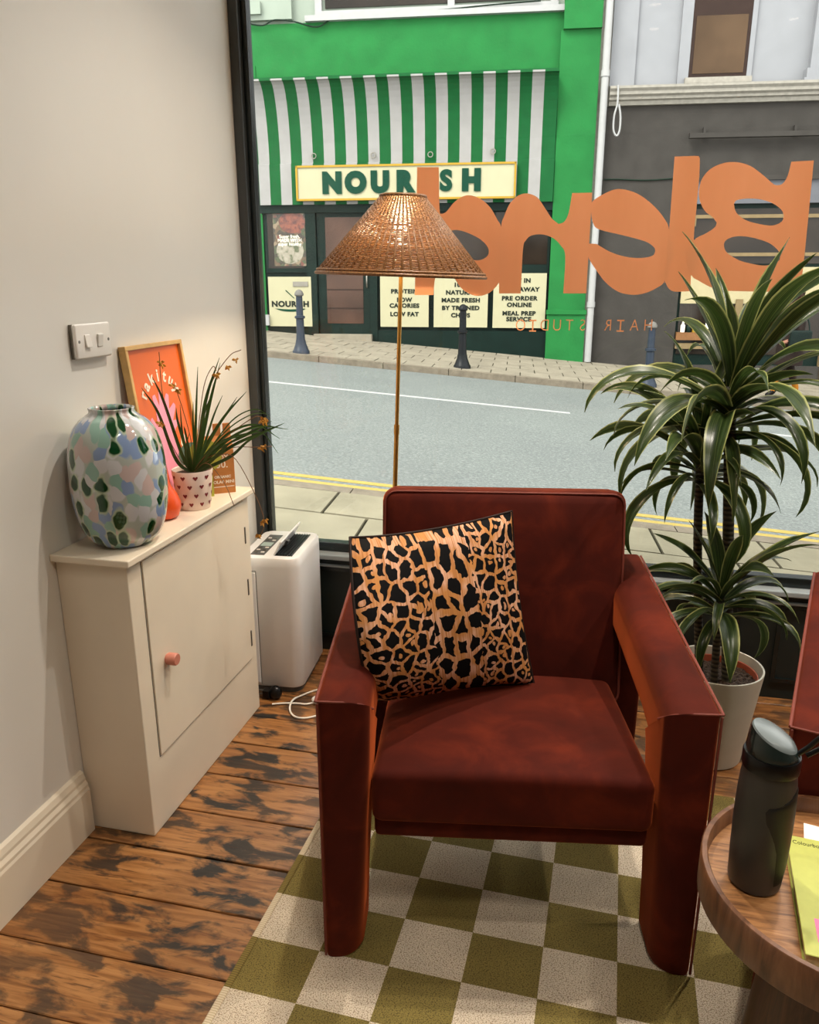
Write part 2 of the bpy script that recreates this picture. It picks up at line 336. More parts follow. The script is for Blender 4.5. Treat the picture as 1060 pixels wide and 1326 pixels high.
    t.link(t.b.outputs[0], mx.inputs[1]); t.link(tr.outputs[0], mx.inputs[2]); t.link(mx.outputs[0], t.out.inputs['Surface']); M['vinyl'] = t.m
    # asphalt
    t = NT('asphalt'); w = t.world(); n = t.noise(w, 45, 4, 0.75); n2 = t.noise(w, 0.8, 3)
    c = t.ramp(n, [(0.3, srgb(64, 69, 68)), (0.5, srgb(83, 88, 86)), (0.7, srgb(112, 116, 112))])
    t.bs(Base_Color=t.mix(1.0, c, t.ramp(n2, [(0.3, (0.9, 0.9, 0.92, 1)), (0.7, (1.05, 1.05, 1.05, 1))]), 'MULTIPLY'), Roughness=0.8); t.bump(n, 0.4, 0.01); M['asphalt'] = t.m
    # food poster
    t = NT('food_poster'); v = t.coord(); vo = t.node('ShaderNodeTexVoronoi', i_Scale=16.0); t.link(v, vo.inputs['Vector']); sc = t.node('ShaderNodeSeparateColor'); t.link(vo.outputs['Color'], sc.inputs[0])
    t.bs(Base_Color=t.ramp(sc.outputs[0], [(0, srgb(38, 32, 20)), (0.3, srgb(74, 56, 36)), (0.55, srgb(50, 58, 32)), (0.75, srgb(106, 92, 72)), (0.9, srgb(84, 36, 26))], 'CONSTANT'), Roughness=0.4); M['food'] = t.m
    t = NT('food_red'); v = t.coord(); n = t.noise(v, 14, 3); t.bs(Base_Color=t.ramp(n, [(0.35, srgb(60, 20, 15)), (0.6, srgb(104, 52, 34))]), Roughness=0.4); M['food_red'] = t.m
    t = NT('food_pale'); v = t.coord(); n = t.noise(v, 10, 3); t.bs(Base_Color=t.ramp(n, [(0.38, srgb(58, 64, 36)), (0.5, srgb(116, 110, 96)), (0.7, srgb(132, 126, 112))]), Roughness=0.4); M['food_pale'] = t.m
    # lamps
    def emit(name, col, s):
        t = NT(name); t.bs(Base_Color=col, Emission_Color=col, Emission_Strength=s); return t.m
    M['bulb'] = emit('bulb_glow', srgb(255, 226, 170), 60.0)
    M['downlight'] = emit('downlight_diffuser', srgb(255, 232, 204), 4.0)
mats()

# ------------------------------------------------------------------ mesh helpers
def mk(name, verts, faces, mat, parent=None, smooth=False, uvs=None):
    me = bpy.data.meshes.new(name); me.from_pydata([tuple(map(float, v)) for v in verts], [], faces); me.update()
    for m in (mat if isinstance(mat, (list, tuple)) else [mat]): me.materials.append(MAT[m])
    if uvs is not None:
        ul = me.uv_layers.new(name='UVMap')
        for lp in me.loops: ul.data[lp.index].uv = uvs[lp.vertex_index]
    if smooth: me.polygons.foreach_set('use_smooth', [True] * len(me.polygons))
    o = bpy.data.objects.new(name, me); COL.objects.link(o)
    if parent: o.parent = parent
    return o
def from_bm(name, bm, mat, parent=None, smooth=False):
    bmesh.ops.recalc_face_normals(bm, faces=bm.faces[:])
    me = bpy.data.meshes.new(name); bm.to_mesh(me); bm.free()
    for m in (mat if isinstance(mat, (list, tuple)) else [mat]): me.materials.append(MAT[m])
    if smooth: me.polygons.foreach_set('use_smooth', [True] * len(me.polygons))
    o = bpy.data.objects.new(name, me); COL.objects.link(o)
    if parent: o.parent = parent
    return o
def bm_box(bm, x0, x1, y0, y1, z0, z1, mtx=None):
    r = bmesh.ops.create_cube(bm, size=1.0)
    for v in r['verts']:
        v.co = Vector((x0 + (v.co.x + .5) * (x1 - x0), y0 + (v.co.y + .5) * (y1 - y0), z0 + (v.co.z + .5) * (z1 - z0)))
        if mtx: v.co = mtx @ v.co
    return r['verts']
def box(name, x0, x1, y0, y1, z0, z1, mat, parent=None, bev=0.0, seg=2, mtx=None, smooth=None):
    bm = bmesh.new(); bm_box(bm, x0, x1, y0, y1, z0, z1)
    if bev: bmesh.ops.bevel(bm, geom=bm.edges[:], offset=bev, segments=seg, profile=0.5, affect='EDGES')
    if mtx: bmesh.ops.transform(bm, matrix=mtx, verts=bm.verts[:])
    o = from_bm(name, bm, mat, parent, smooth=False)
    if bev and seg >= 3:
        for p in o.data.polygons: p.use_smooth = True
    return o
def sbox(name, u0, u1, v0, v1, z0, z1, mat, parent=None, slope=False):
    """box in the street frame; slope makes it follow the falling street"""
    vs_ = []
    for z in (z0, z1):
        for u, v in ((u0, v0), (u1, v0), (u1, v1), (u0, v1)): vs_.append(S(u, v, z + (gz(u) if slope else 0)))
    return mk(name, vs_, [(3, 2, 1, 0), (4, 5, 6, 7), (0, 1, 5, 4), (1, 2, 6, 5), (2, 3, 7, 6), (3, 0, 4, 7)], mat, parent)
def loft(name, secs, mat, parent=None, smooth=True, cap=True, closed=True, uvs=None):
    n = len(secs[0]); v = [p for s in secs for p in s]; f = []
    for i in range(len(secs) - 1):
        for j in range(n if closed else n - 1):
            k = (j + 1) % n; f.append((i * n + j, i * n + k, (i + 1) * n + k, (i + 1) * n + j))
    if cap and closed: f.append(tuple(range(n - 1, -1, -1))); f.append(tuple(range((len(secs) - 1) * n, len(secs) * n)))
    bm = bmesh.new(); bv = [bm.verts.new(p) for p in v]
    for q in f: bm.faces.new([bv[i] for i in q])
    o = from_bm(name, bm, mat, parent, smooth)
    if smooth: soft(o)
    return o
def soft(o, ang=40):
    me = o.data; me.polygons.foreach_set('use_smooth', [True] * len(me.polygons))
    bm = bmesh.new(); bm.from_mesh(me)
    for e in bm.edges:
        if len(e.link_faces) == 2 and e.calc_face_angle(0) > R(ang): e.smooth = False
    bm.to_mesh(me); bm.free()
def ring(cx, cy, z, r, n): return [(cx + r * math.cos(2 * math.pi * i / n), cy + r * math.sin(2 * math.pi * i / n), z) for i in range(n)]
def lathe(name, prof, mat, parent=None, n=40, cap=True, cx=0, cy=0):
    return loft(name, [ring(cx, cy, z, max(r, 1e-4), n) for r, z in prof], mat, parent, True, cap)
def rrect(x0, x1, y0, y1, rad, n=5):
    """rounded rect, radii for corners (x0y0, x1y0, x1y1, x0y1)"""
    if not isinstance(rad, (tuple, list)): rad = (rad,) * 4
    out = []
    for (cx, cy, a0), r in zip(((x0, y0, 180), (x1, y0, 270), (x1, y1, 0), (x0, y1, 90)), rad):
        ox = cx + r * (1 if cx == x0 else -1); oy = cy + r * (1 if cy == y0 else -1)
        for i in range(n + 1):
            a = R(a0 + 90 * i / n); out.append((ox + r * math.cos(a), oy + r * math.sin(a)))
    return out
def bm_tube(bm, pts, rad, n=8, closed=False, taper=None):
    pts = [Vector(p) for p in pts]; rings = []; up = Vector((0, 0, 1)); N = len(pts)
    prevx = None
    for i, p in enumerate(pts):
        if closed: t = pts[(i + 1) % N] - pts[i - 1]
        else: t = pts[min(i + 1, N - 1)] - pts[max(i - 1, 0)]
        t.normalize()
        x = prevx - t * prevx.dot(t) if prevx else t.cross(up if abs(t.z) < .95 else Vector((1, 0, 0)))
        x.normalize(); prevx = x; y = t.cross(x)
        r = rad if taper is None else rad * taper(i / max(1, N - 1))
        rings.append([bm.verts.new(p + x * (r * math.cos(2 * math.pi * k / n)) + y * (r * math.sin(2 * math.pi * k / n))) for k in range(n)])
    for i in range(N if closed else N - 1):
        a, b = rings[i], rings[(i + 1) % N]
        for k in range(n): bm.faces.new((a[k], a[(k + 1) % n], b[(k + 1) % n], b[k]))
    if not closed: bm.faces.new(rings[0][::-1]); bm.faces.new(rings[-1])
def tube(name, pts, rad, mat, parent=None, n=8, closed=False, taper=None):
    bm = bmesh.new(); bm_tube(bm, pts, rad, n, closed, taper); o = from_bm(name, bm, mat, parent, True)
    if not closed: soft(o, 60)
    return o
def spline(pts, k=8):
    """Catmull-Rom through pts"""
    P = [Vector(p) for p in pts]; P = [P[0] * 2 - P[1]] + P + [P[-1] * 2 - P[-2]]; out = []
    for i in range(1, len(P) - 2):
        a, b, c, d = P[i - 1:i + 3]
        for j in range(k):
            t = j / k; out.append(0.5 * ((2 * b) + (c - a) * t + (2 * a - 5 * b + 4 * c - d) * t * t + (3 * b - a - 3 * c + d) * t ** 3))
    out.append(P[-2]); return out
def shape(name, loops, to3, thick, mat, parent=None):
    """flat filled outline(s) with holes; loops are 2D; to3 maps (a,b,depth) to 3D"""
    cu = bpy.data.curves.new(name, 'CURVE'); cu.dimensions = '2D'; cu.fill_mode = 'BOTH'; cu.extrude = thick / 2
    for lp in loops:
        sp = cu.splines.new('POLY'); sp.points.add(len(lp) - 1)
        for q, (a, b) in zip(sp.points, lp): q.co = (a, b, 0, 1)
        sp.use_cyclic_u = True
    return curve_mesh(name, cu, to3, mat, parent)
def curve_mesh(name, cu, to3, mat, parent):
    tmp = bpy.data.objects.new('tmp', cu); COL.objects.link(tmp)
    dg = bpy.context.evaluated_depsgraph_get(); dg.update()
    me = bpy.data.meshes.new_from_object(tmp.evaluated_get(dg)); bpy.data.objects.remove(tmp); me.name = name
    for v in me.vertices: v.co = Vector(to3(v.co.x, v.co.y, v.co.z))
    me.materials.clear(); me.materials.append(MAT[mat])
    bm = bmesh.new(); bm.from_mesh(me); bmesh.ops.remove_doubles(bm, verts=bm.verts[:], dist=1e-6); bmesh.ops.recalc_face_normals(bm, faces=bm.faces[:]); bm.to_mesh(me); bm.free()
    o = bpy.data.objects.new(name, me); COL.objects.link(o)
    if parent: o.parent = parent
    return o
def text(name, s, size, to3, mat, parent=None, bold=0.0, thick=0.01, spacing=1.0, align='CENTER', sx=1.0):
    cu = bpy.data.curves.new(name, 'FONT'); cu.body = s; cu.size = size; cu.align_x = align; cu.align_y = 'CENTER'
    cu.offset = bold; cu.extrude = thick / 2; cu.space_character = spacing; cu.resolution_u = 4
    return curve_mesh(name, cu, (lambda a, b, c: to3(a * sx, b, c)), mat, parent)
def smooth2d(pts, k=6): return [(p.x, p.y) for p in spline([(a, b, 0) for a, b in pts] + [(pts[0][0], pts[0][1], 0)], k)[:-1]]
def empty(name, loc=(0, 0, 0), rz=0.0):
    o = bpy.data.objects.new(name, None); COL.objects.link(o); o.location = loc; o.rotation_euler = (0, 0, rz); o.empty_display_size = 0.05
    return o
def tag(o, label, cat, group=None):
    o['label'] = label; o['category'] = cat
    if group: o['group'] = group
    return o
def struct(o): o['kind'] = 'structure'; return o
def copy_tree(o, parent=None):
    c = o.copy(); COL.objects.link(c); c.parent = parent
    for ch in o.children: copy_tree(ch, c)
    return c

# ================================================================== THE ROOM
WX = -1.246; WY = 2.70; GY = 2.735; RX = 3.4; BY = -3.2; CZ = 2.80
struct(box('wall_left', WX - 0.12, WX, BY, 2.80, -0.1, CZ + .1, 'wall'))
struct(box('wall_right', RX, RX + 0.12, BY, 2.80, -0.1, CZ + .1, 'wall_far'))
struct(box('wall_back', WX, RX, BY - 0.12, BY, -0.1, CZ + .1, 'wall_far'))
struct(box('ceiling', WX - .12, RX + .12, BY - .12, 2.80, CZ, CZ + .12, 'ceiling'))
# floor: a dark bed and single boards running across the room
floor = struct(box('floor', WX, RX, BY, WY, -0.10, -0.024, 'dark'))
edges = [1.021, 1.177, 1.347, 1.505, 1.668, 1.838, 2.004, 2.165, 2.33, 2.49, 2.645, 2.70]
while edges[0] > BY + .16: edges.insert(0, edges[0] - random.uniform(.155, .17))
for a, b in zip(edges[:-1], edges[1:]):
    xs = [WX, RX]; xs.insert(1, random.uniform(0.9, 2.4))
    for x0, x1 in zip(xs[:-1], xs[1:]):
        g = random.uniform(.0016, .0034); dz = random.uniform(-.0015, 0)
        box('floorboard', x0 + .001, x1 - .001, a + g, b - g, -0.024, dz, 'boards', floor, bev=.002, seg=1)
# skirting
prof = [(0, 0), (.022, 0), (.022, .125), (.019, .132), (.019, .14), (.013, .15), (.013, .158), (.008, .172), (0, .178)]
def skirting(name, x, y0, y1, s):
    return struct(loft(name, [[(x + s * a, y, z) for a, z in prof] for y in (y0, y1)], 'skirting', None, False))
skirting('baseboard_left', WX, BY, 1.535, 1); skirting('baseboard_right', RX, BY, WY, -1)
# front: riser under the window, sill, shop window frame with one large pane
wf = struct(box('wall_front', WX, RX, 2.70, 2.78, -0.1, 0.385, 'riser'))
for x0 in np.arange(WX + .06, RX - .5, .92):
    box('panel_moulding', x0, x0 + .8, 2.692, 2.70, .335, .35, 'black_frame', wf); box('panel_moulding', x0, x0 + .8, 2.692, 2.70, .06, .075, 'black_frame', wf)
    box('panel_moulding', x0, x0 + .015, 2.692, 2.70, .075, .335, 'black_frame', wf); box('panel_moulding', x0 + .785, x0 + .8, 2.692, 2.70, .075, .335, 'black_frame', wf)
win = empty('window_1', (0, 0, 0)); struct(win)
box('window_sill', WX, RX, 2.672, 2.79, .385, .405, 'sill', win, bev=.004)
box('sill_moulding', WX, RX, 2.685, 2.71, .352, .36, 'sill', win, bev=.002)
box('bottom_rail', WX, RX, 2.715, 2.76, .405, .441, 'black_frame', win, bev=.004)
box('jamb', WX, WX + .034, 2.695, 2.78, .405, CZ, 'grey_frame', win, bev=.003)
box('jamb_bead', WX + .034, WX + .054, 2.72, 2.76, .43, CZ, 'black_frame', win, bev=.003)
box('jamb', RX - .05, RX, 2.695, 2.78, .405, CZ, 'black_frame', win, bev=.003)
box('top_rail', WX, RX, 2.705, 2.78, CZ - .09, CZ, 'black_frame', win, bev=.003)
box('pane', WX + .05, RX - .045, GY, GY + .006, .436, CZ - .085, 'glass', win)

# copper vinyl lettering on the inside of the pane (the word is read from the street)
def gp(px, py): q = at_y(px, py, GY); return (q[0], q[2])
to_glass = lambda a, b, c: (a, GY - .0014 + c * .5, b)
word = empty('window_lettering', (0, GY - .0015, 0)); word.location = (0, 0, 0)
tag(word, 'large copper vinyl word reading Blend, seen reversed on the shop window', 'lettering')
d_out = [(540, 216.5), (568, 216.5), (569, 271), (572, 277), (578, 274), (589, 261), (604, 253), (620, 256.6), (634, 268), (644, 285), (648.6, 294), (655, 330), (648, 361), (638.5, 375), (627, 382), (613.6, 382.6), (598, 374), (587, 359), (577, 351), (567, 353), (563, 362), (561, 382), (537, 382)]
d_in = [(574, 303), (587, 298), (601, 300), (619.6, 308.5), (630, 318), (632.6, 327), (628, 334), (616, 337), (592, 331), (575, 320), (570, 310)]
n_out = [(740.6, 250), (766.5, 249.5), (758.7, 380), (729, 380), (731.6, 332), (725.7, 318), (716, 308.5), (702, 303.7), (688, 305), (681, 311), (677, 322.6), (674, 380), (646, 380), (646, 340), (648.6, 294), (652.6, 280), (660, 263.7), (671.5, 253), (683, 250.7), (695, 255.4), (704.5, 268), (714, 282.5), (723, 290), (730.4, 287), (736, 275.5)]
e_out = [(764.8, 272), (766, 262), (779, 252.5), (798, 245), (817, 247.7), (833, 255.8), (849.5, 270), (860.7, 284.6), (865.8, 296.7), (870, 330), (860.7, 363), (849.5, 373), (833.4, 380), (817, 381.7), (799.7, 377.6), (783.7, 365.6), (771, 348.8), (763.6, 337.5), (761.5, 331), (762.5, 315.5), (772, 316), (777, 319), (791.7, 327), (811, 332.7), (830, 334), (844.6, 331), (848, 325), (846, 320), (835, 312.7), (806, 304.7), (776.5, 297.5), (768, 290)]
l_out = [(873, 203), (901.5, 202), (904.5, 203.6), (905.6, 207), (904.8, 230), (901.6, 267), (898, 311), (905, 330), (898, 352), (894.5, 356), (893.5, 377), (873.5, 377.6), (865.5, 373.6), (861.5, 366), (860.7, 360), (866, 296.7)]
b_out = [(898, 311), (914, 302), (925, 294.4), (927.5, 288.5), (922.5, 281.7), (912, 273), (905.5, 259.6), (904.6, 246), (909, 230.8), (920.8, 218), (937.7, 211), (954.7, 210.4), (971.7, 215.5), (988.7, 228), (1000.6, 238.4), (1007, 239.8), (1013, 237.5), (1019, 228), (1024, 209.5), (1052.9, 208), (1047, 270), (1040.5, 334), (1035.4, 378.5), (956, 377), (935, 376), (920, 372), (905, 364), (894.5, 356), (888, 330)]
b_in1 = [(949.6, 264.7), (953, 259.6), (965, 257.4), (982, 258), (999, 263), (1010.7, 271.5), (1014, 280), (1010.7, 287.6), (999, 292), (982, 290), (965, 285), (953, 275.7)]
b_in2 = [(937, 319), (938.6, 312), (948, 307), (961.5, 306), (978.5, 309), (995.5, 315), (1006.5, 324), (1009.4, 331), (1006.5, 338.6), (992, 343.7), (975, 342), (956.4, 337), (941, 327.5)]
def corner_smooth(pts, k=5, ang=50):
    """smooth an outline but keep sharp corners"""
    n = len(pts); V = [Vector((a, b, 0)) for a, b in pts]
    sharp = [(V[i] - V[i - 1]).angle(V[(i + 1) % n] - V[i], 0) > R(ang) for i in range(n)]
    out = []
    for i in range(n):
        a, b, c, d = V[i - 1], V[i], V[(i + 1) % n], V[(i + 2) % n]
        if sharp[i]: a = b * 2 - c
        if sharp[(i + 1) % n]: d = c * 2 - b
        for j in range(k):
            t = j / k; q = 0.5 * ((2 * b) + (c - a) * t + (2 * a - 5 * b + 4 * c - d) * t * t + (3 * b - a - 3 * c + d) * t ** 3); out.append((q.x, q.y))
    return out
for li, loops in enumerate(([d_out, d_in], [n_out], [e_out], [l_out], [b_out, b_in1, b_in2])):
    shape('letter', [[gp(*p) for p in corner_smooth(lp)] for lp in loops], (lambda a, b, c, li=li: (a, GY - .0012 - .0005 * li + c * .5, b)), .0004, 'vinyl', word)
small = tag(empty('window_lettering'), 'small thin copper vinyl line reading HAIR STUDIO, seen reversed on the pane', 'lettering')
for ch, px in zip('OIDUTSRIAH', (673.8, 689.6, 705, 721, 737, 754, 787, 803, 821, 839)):
    cxx, czz = gp(px, 421.8); hgt = gp(px, 414)[1] - gp(px, 429.5)[1]
    if ch == 'I':
        w = hgt * .3; q = hgt * .06
        pts = [(-w, -.5), (w, -.5), (w, -.5 + .12), (q, -.38), (q, .38), (w, .38), (w, .5), (-w, .5), (-w, .38), (-q, .38), (-q, -.38), (-w, -.38)]
        shape('letter', [[(cxx + a, czz + b * hgt) for a, b in pts]], to_glass, .0004, 'vinyl', small)
    else:
        text('letter', ch, hgt * 1.38, lambda a, b, c, cx=cxx, cz=czz: (cx - a * .82, GY - .0014 + c * .1, cz + b), 'vinyl', small, bold=-hgt * .012, thick=.0004)

# ceiling downlights
dl = empty('ceiling_light', (0, 0, 0)); tag(dl, 'round white recessed ceiling downlight with glowing diffuser', 'ceiling light', 'ceiling downlights')
lathe('trim_ring', [(.03, 0), (.045, -.002), (.045, -.010), (.03, -.010)], 'white_plastic', dl, 32, False)
lathe('diffuser', [(.03, -.006), (.0, -.006)], 'downlight', dl, 32, False)
LDS = []
for w_ in (CEIL_W, ADDED_W): LD = bpy.data.lights.new('downlight', 'AREA'); LD.shape = 'DISK'; LD.size = .055; LD.energy = w_; LD.spread = R(115); LD.color = (1.0, .91, .80); LDS.append(LD)
def bulb_of(root, x, y):
    l = bpy.data.objects.new('downlight', LDS[1 if y > 1 else 0]); COL.objects.link(l); l.location = (0, 0, -.02); l.parent = root; root.location = (x, y, CZ)
spots = [(.17, .62), (.19, .19), (.93, .2), (1.9, .2), (.19, -1.6), (1.6, -1.6), (-.3, 2.0), (.6, 2.0), (1.5, 2.0), (2.4, 2.0)]  # the row nearest the window is added, unseen, for light from above
bulb_of(dl, *spots[0])
for x, y in spots[1:]:
    c = dl.copy(); COL.objects.link(c)
    for ch in dl.children:
        if ch.type == 'MESH': k = ch.copy(); COL.objects.link(k); k.parent = c
    bulb_of(c, x, y)
    if y > 1: c['label'] = 'white ceiling downlight added out of view by the window for top light'

# ================================================================== RUG
RUGO = Vector((-0.694, 1.427 - 0.134 * 11, 0)); RUGA = R(-1.4)
rug = empty('checked_rug', RUGO, RUGA); tag(rug, 'olive and cream checked flatweave rug under the rust armchair', 'rug')
box('weave', .012, 1.54, 0, .134 * 16 - .01, .001, .0065, 'rug', rug, bev=.002, seg=1)
box('hem', -.004, .012, 0, .134 * 16 - .01, .001, .0075, 'rug_hem', rug, bev=.002, seg=1)
box('hem', 1.54, 1.556, 0, .134 * 16 - .01, .001, .0075, 'rug_hem', rug, bev=.002, seg=1)
RZ = 0.0065

# ================================================================== ARMCHAIR
def rbox(name, x0, x1, y0, y1, z0, z1, r, mat, parent, fn=None, m=8):
    """soft rounded box with an even grid on its faces"""
    def ax(a, b): return [a, a + r * .1, a + r * .3, a + r * .6, a + r] + [a + r + (b - a - 2 * r) * k / m for k in range(1, m)] + [b - r, b - r * .6, b - r * .3, b - r * .1, b]
    X, Y, Z = ax(x0, x1), ax(y0, y1), ax(z0, z1); idx, verts, faces = {}, [], []
    def vid(x, y, z):
        k = (round(x, 6), round(y, 6), round(z, 6))
        if k not in idx:
            p = Vector((x, y, z)); q = Vector((min(max(x, x0 + r), x1 - r), min(max(y, y0 + r), y1 - r), min(max(z, z0 + r), z1 - r))); d = p - q
            p = q + d.normalized() * r if d.length > 1e-9 else p
            idx[k] = len(verts); verts.append(fn(p) if fn else p)
        return idx[k]
    for A, B, f in ((X, Y, lambda a, b: (a, b, z0)), (X, Y, lambda a, b: (a, b, z1)), (X, Z, lambda a, b: (a, y0, b)), (X, Z, lambda a, b: (a, y1, b)), (Y, Z, lambda a, b: (x0, a, b)), (Y, Z, lambda a, b: (x1, a, b))):
        for i in range(len(A) - 1):
            for j in range(len(B) - 1): faces.append([vid(*f(A[i], B[j])), vid(*f(A[i + 1], B[j])), vid(*f(A[i + 1], B[j + 1])), vid(*f(A[i], B[j + 1]))])
    bm = bmesh.new(); bv = [bm.verts.new(v) for v in verts]
    for q in faces: bm.faces.new([bv[i] for i in q])
    return from_bm(name, bm, mat, parent, True)
def make_chair(loc, rz):
    r = empty('armchair', loc, rz)
    for s in (-1, 1):
        def leg_sec(z, xin, y0, y1, rad, tilt=False):
            out = []
            for x, y in rrect(xin, .382, y0, y1, rad, 6):
                out.append((s * x, y, (.615 - .82 * max(y, 0) - .001) if tilt else z))
            return out
        loft('front_leg', [leg_sec(0, .312, .004, .142, (.05, .012, .035, .012)), leg_sec(.012, .306, 0, .147, (.052, .012, .035, .012)), leg_sec(.15, .302, 0, .15, (.05, .012, .035, .012)),
                           leg_sec(.34, .292, 0, .152, (.034, .012, .03, .012)), leg_sec(.47, .284, 0, .152, (.024, .012, .02, .012)), leg_sec(0, .281, 0, .152, (.022, .012, .02, .012), True)], 'velvet', r)
        def arm_sec(y, mitre=False):
            zt = .617 + .075 * max(0, y); zb = zt - .127; out = []
            for x, z in rrect(.284, .386, zb, zt, (.022, .014, .014, .045), 6):
                out.append((s * x, max(0, (.617 - z) / .82) if mitre else y, z))
            return out
        loft('armrest', [arm_sec(0, True)] + [arm_sec(y) for y in (.2, .32, .45, .58, .70, .745)], 'velvet', r)
        tube('piping', [(s * .386, y, .614 + .075 * y) for y in (.004, .2, .45, .74)], .0032, 'piping', r, 6)
        tube('piping', [(s * .382, -.001, z) for z in (.01, .2, .4, .612)], .0028, 'piping', r, 6)
        tube('seam', [(s * x, y, .6165 + .0 * x - .82 * y) for x, y in ((.386, .0), (.33, .0015), (.30, .012), (.279, .05))], .0022, 'piping', r, 6)
        loft('back_leg', [[(s * x, y + dy, z) for x, y in rrect(.29, .382, .60, .74, (.03, .012, .012, .012), 5)] for z, dy in ((0, .012), (.015, .01), (.3, 0), (.56, -.004))], 'velvet', r)
    # seat cushion: crowned, sloping back
    def crown_seat(p):
        a = max(0, 1 - (p.x / .283) ** 2); b = max(0, 1 - ((p.y - .30) / .30) ** 2)
        if p.z > .06: p.z += .026 * (a * b) ** .6
        p.z += .333 - .10 * p.y; return p
    rbox('seat_cushion', -.283, .283, .015, .60, 0, .118, .022, 'velvet', r, crown_seat)
    box('seat_rail', -.279, .279, .035, .66, .285, .335, 'velvet', r, bev=.012, seg=3)
    # backrest
    mt = Matrix.Translation((0, .508, .33)) @ Matrix.Rotation(R(-11.5), 4, 'X')
    def puff(p):
        if p.y < .06: p.y -= .018 * (max(0, 1 - (p.x / .315) ** 2) * max(0, 1 - ((p.z - .28) / .285) ** 2)) ** .6
        return mt @ p
    bk = rbox('backrest', -.315, .315, 0, .14, 0, .565, .036, 'velvet', r, puff)
    path = [mt @ Vector((x, .006, z)) for x, z in rrect(-.306, .306, .01, .556, .03, 4)]
    tube('piping', path, .003, 'piping', bk, 6, closed=True)
    return r
CH_O = Vector((-.108, 1.338, RZ + .0008)); CH_A = R(9.6)
chair = make_chair(CH_O, CH_A); tag(chair, 'rust velvet armchair on the checked rug holding a leopard cushion', 'armchair', 'rust velvet armchairs')
ch2 = copy_tree(chair); ch2.location = (.755, 1.285, RZ + .0008); ch2.rotation_euler = (0, 0, R(-15.5)); ch2['label'] = 'rust velvet armchair without a cushion, behind the round oak table'

# ================================================================== CUSHION
cex = Vector((math.cos(CH_A), math.sin(CH_A), 0)); cey = Vector((-math.sin(CH_A), math.cos(CH_A), 0))
def chair_pt(px, py, y):
    d = Vector(ray(px, py)); C0 = Vector((0, 0, CAMH)); t = (y - (C0 - CH_O).dot(cey)) / d.dot(cey); return C0 + d * t
BL, BR, TR, TL = chair_pt(489, 906, .285), chair_pt(691, 886, .455), chair_pt(662, 662, .53), chair_pt(453, 696, .30)
cush = empty('leopard_cushion', (BL + BR) / 2); tag(cush, 'square leopard print cushion leaning on the armchair backrest', 'cushion')
c0 = (BL + BR) / 2; nrm = (BR - BL).cross(TL - BL).normalized(); n = 28
def cpos(s, t, side):
    a, b = 2 * s - 1, 2 * t - 1
    s2 = .5 + .5 * a * (1 - .055 * (1 - b * b)); t2 = .5 + .5 * b * (1 - .055 * (1 - a * a))
    p = BL.lerp(BR, s2).lerp(TL.lerp(TR, s2), t2) - cey * .17 * (1 - s2) ** 2 * 4 * t2 * (1 - t2)
    h = .062 * (max(0, (1 - a * a) * (1 - b * b))) ** .34
    h += .004 * math.sin(a * 5 + b * 3) * (1 - a * a) * (1 - b * b)
    return p + nrm * h * side - c0
verts, faces, uvs = [], [], []
for side in (1, -1):
    off = len(verts)
    for j in range(n + 1):
        for i in range(n + 1): verts.append(cpos(i / n, j / n, side)); uvs.append((i / n, j / n))
    for j in range(n):
        for i in range(n):
            q = (off + j * (n + 1) + i, off + j * (n + 1) + i + 1, off + (j + 1) * (n + 1) + i + 1, off + (j + 1) * (n + 1) + i)
            faces.append(q if side == 1 else q[::-1])
mk('cover', verts, faces, 'leopard', cush, True, uvs)
edge = [cpos(i / n, 0, 0) for i in range(n)] + [cpos(1, i / n, 0) for i in range(n)] + [cpos(1 - i / n, 1, 0) for i in range(n)] + [cpos(0, 1 - i / n, 0) for i in range(n)]
tube('piping', edge, .0035, 'brown_sash', cush, 6, closed=True)

# ================================================================== CABINET
cab = empty('low_cabinet', (WX, 1.545, 0)); tag(cab, 'narrow cream painted cupboard against the left wall', 'cabinet')
D = .193; L = .678; Hc = .757
box('carcass', .001, D, 0, L, 0, Hc, 'cabinet', cab, bev=.003)
box('cabinet_top', .001, D + .018, -.018, L + .018, Hc, Hc + .018, 'cabinet', cab, bev=.003)
door = box('door', D, D + .004, .062, L - .045, .205, Hc - .012, 'cabinet', cab, bev=.0015)
y0, y1, z0, z1 = .060, L - .043, .203, Hc - .010
for a in ((y0 - .0018, y0, z0, z1), (y1, y1 + .0018, z0, z1), (y0, y1, z0 - .0018, z0)): box('door_gap', D - .001, D + .0006, *a, 'grey_plastic', cab)
for z in (.632, .457, .277): box('hinge', .0005 + D, D + .0065, L - .047, L - .040, z - .027, z + .027, 'steel', door, bev=.001)
kb = loft('knob', [[(D + .004 + a, .13 + r * math.cos(q * math.pi / 12), .453 + r * math.sin(q * math.pi / 12)) for q in range(24)] for a, r in ((0, .013), (.004, .013), (.005, .0165), (.027, .0165), (.03, .0145))], 'pink_wood', door)
CT = Hc + .018

# ================================================================== LIGHT SWITCH
sw = empty('light_switch', (WX, 1.77, 1.26)); tag(sw, 'white double rocker light switch on the left wall', 'switch')
box('back_box', .0005, .008, -.071, .071, -.041, .041, 'steel', sw)
box('plate', .007, .019, -.073, .073, -.043, .043, 'switch', sw, bev=.006, seg=3)
for y in (-.028, .022):
    box('rocker', .017, .0235, y - .011, y + .011, -.016, .016, 'switch', sw, bev=.002, mtx=Matrix.Translation((.019, 0, 0)) @ Matrix.Rotation(R(-9 if y < 0 else 9), 4, 'Y') @ Matrix.Translation((-.019, 0, 0)))
for y in (-.06, .06):
    loft('screw', [[(a, y + .004 * math.cos(k), .004 * math.sin(k)) for k in np.arange(0, 6.28, .63)] for a in (.018, .0194)], 'steel', sw)

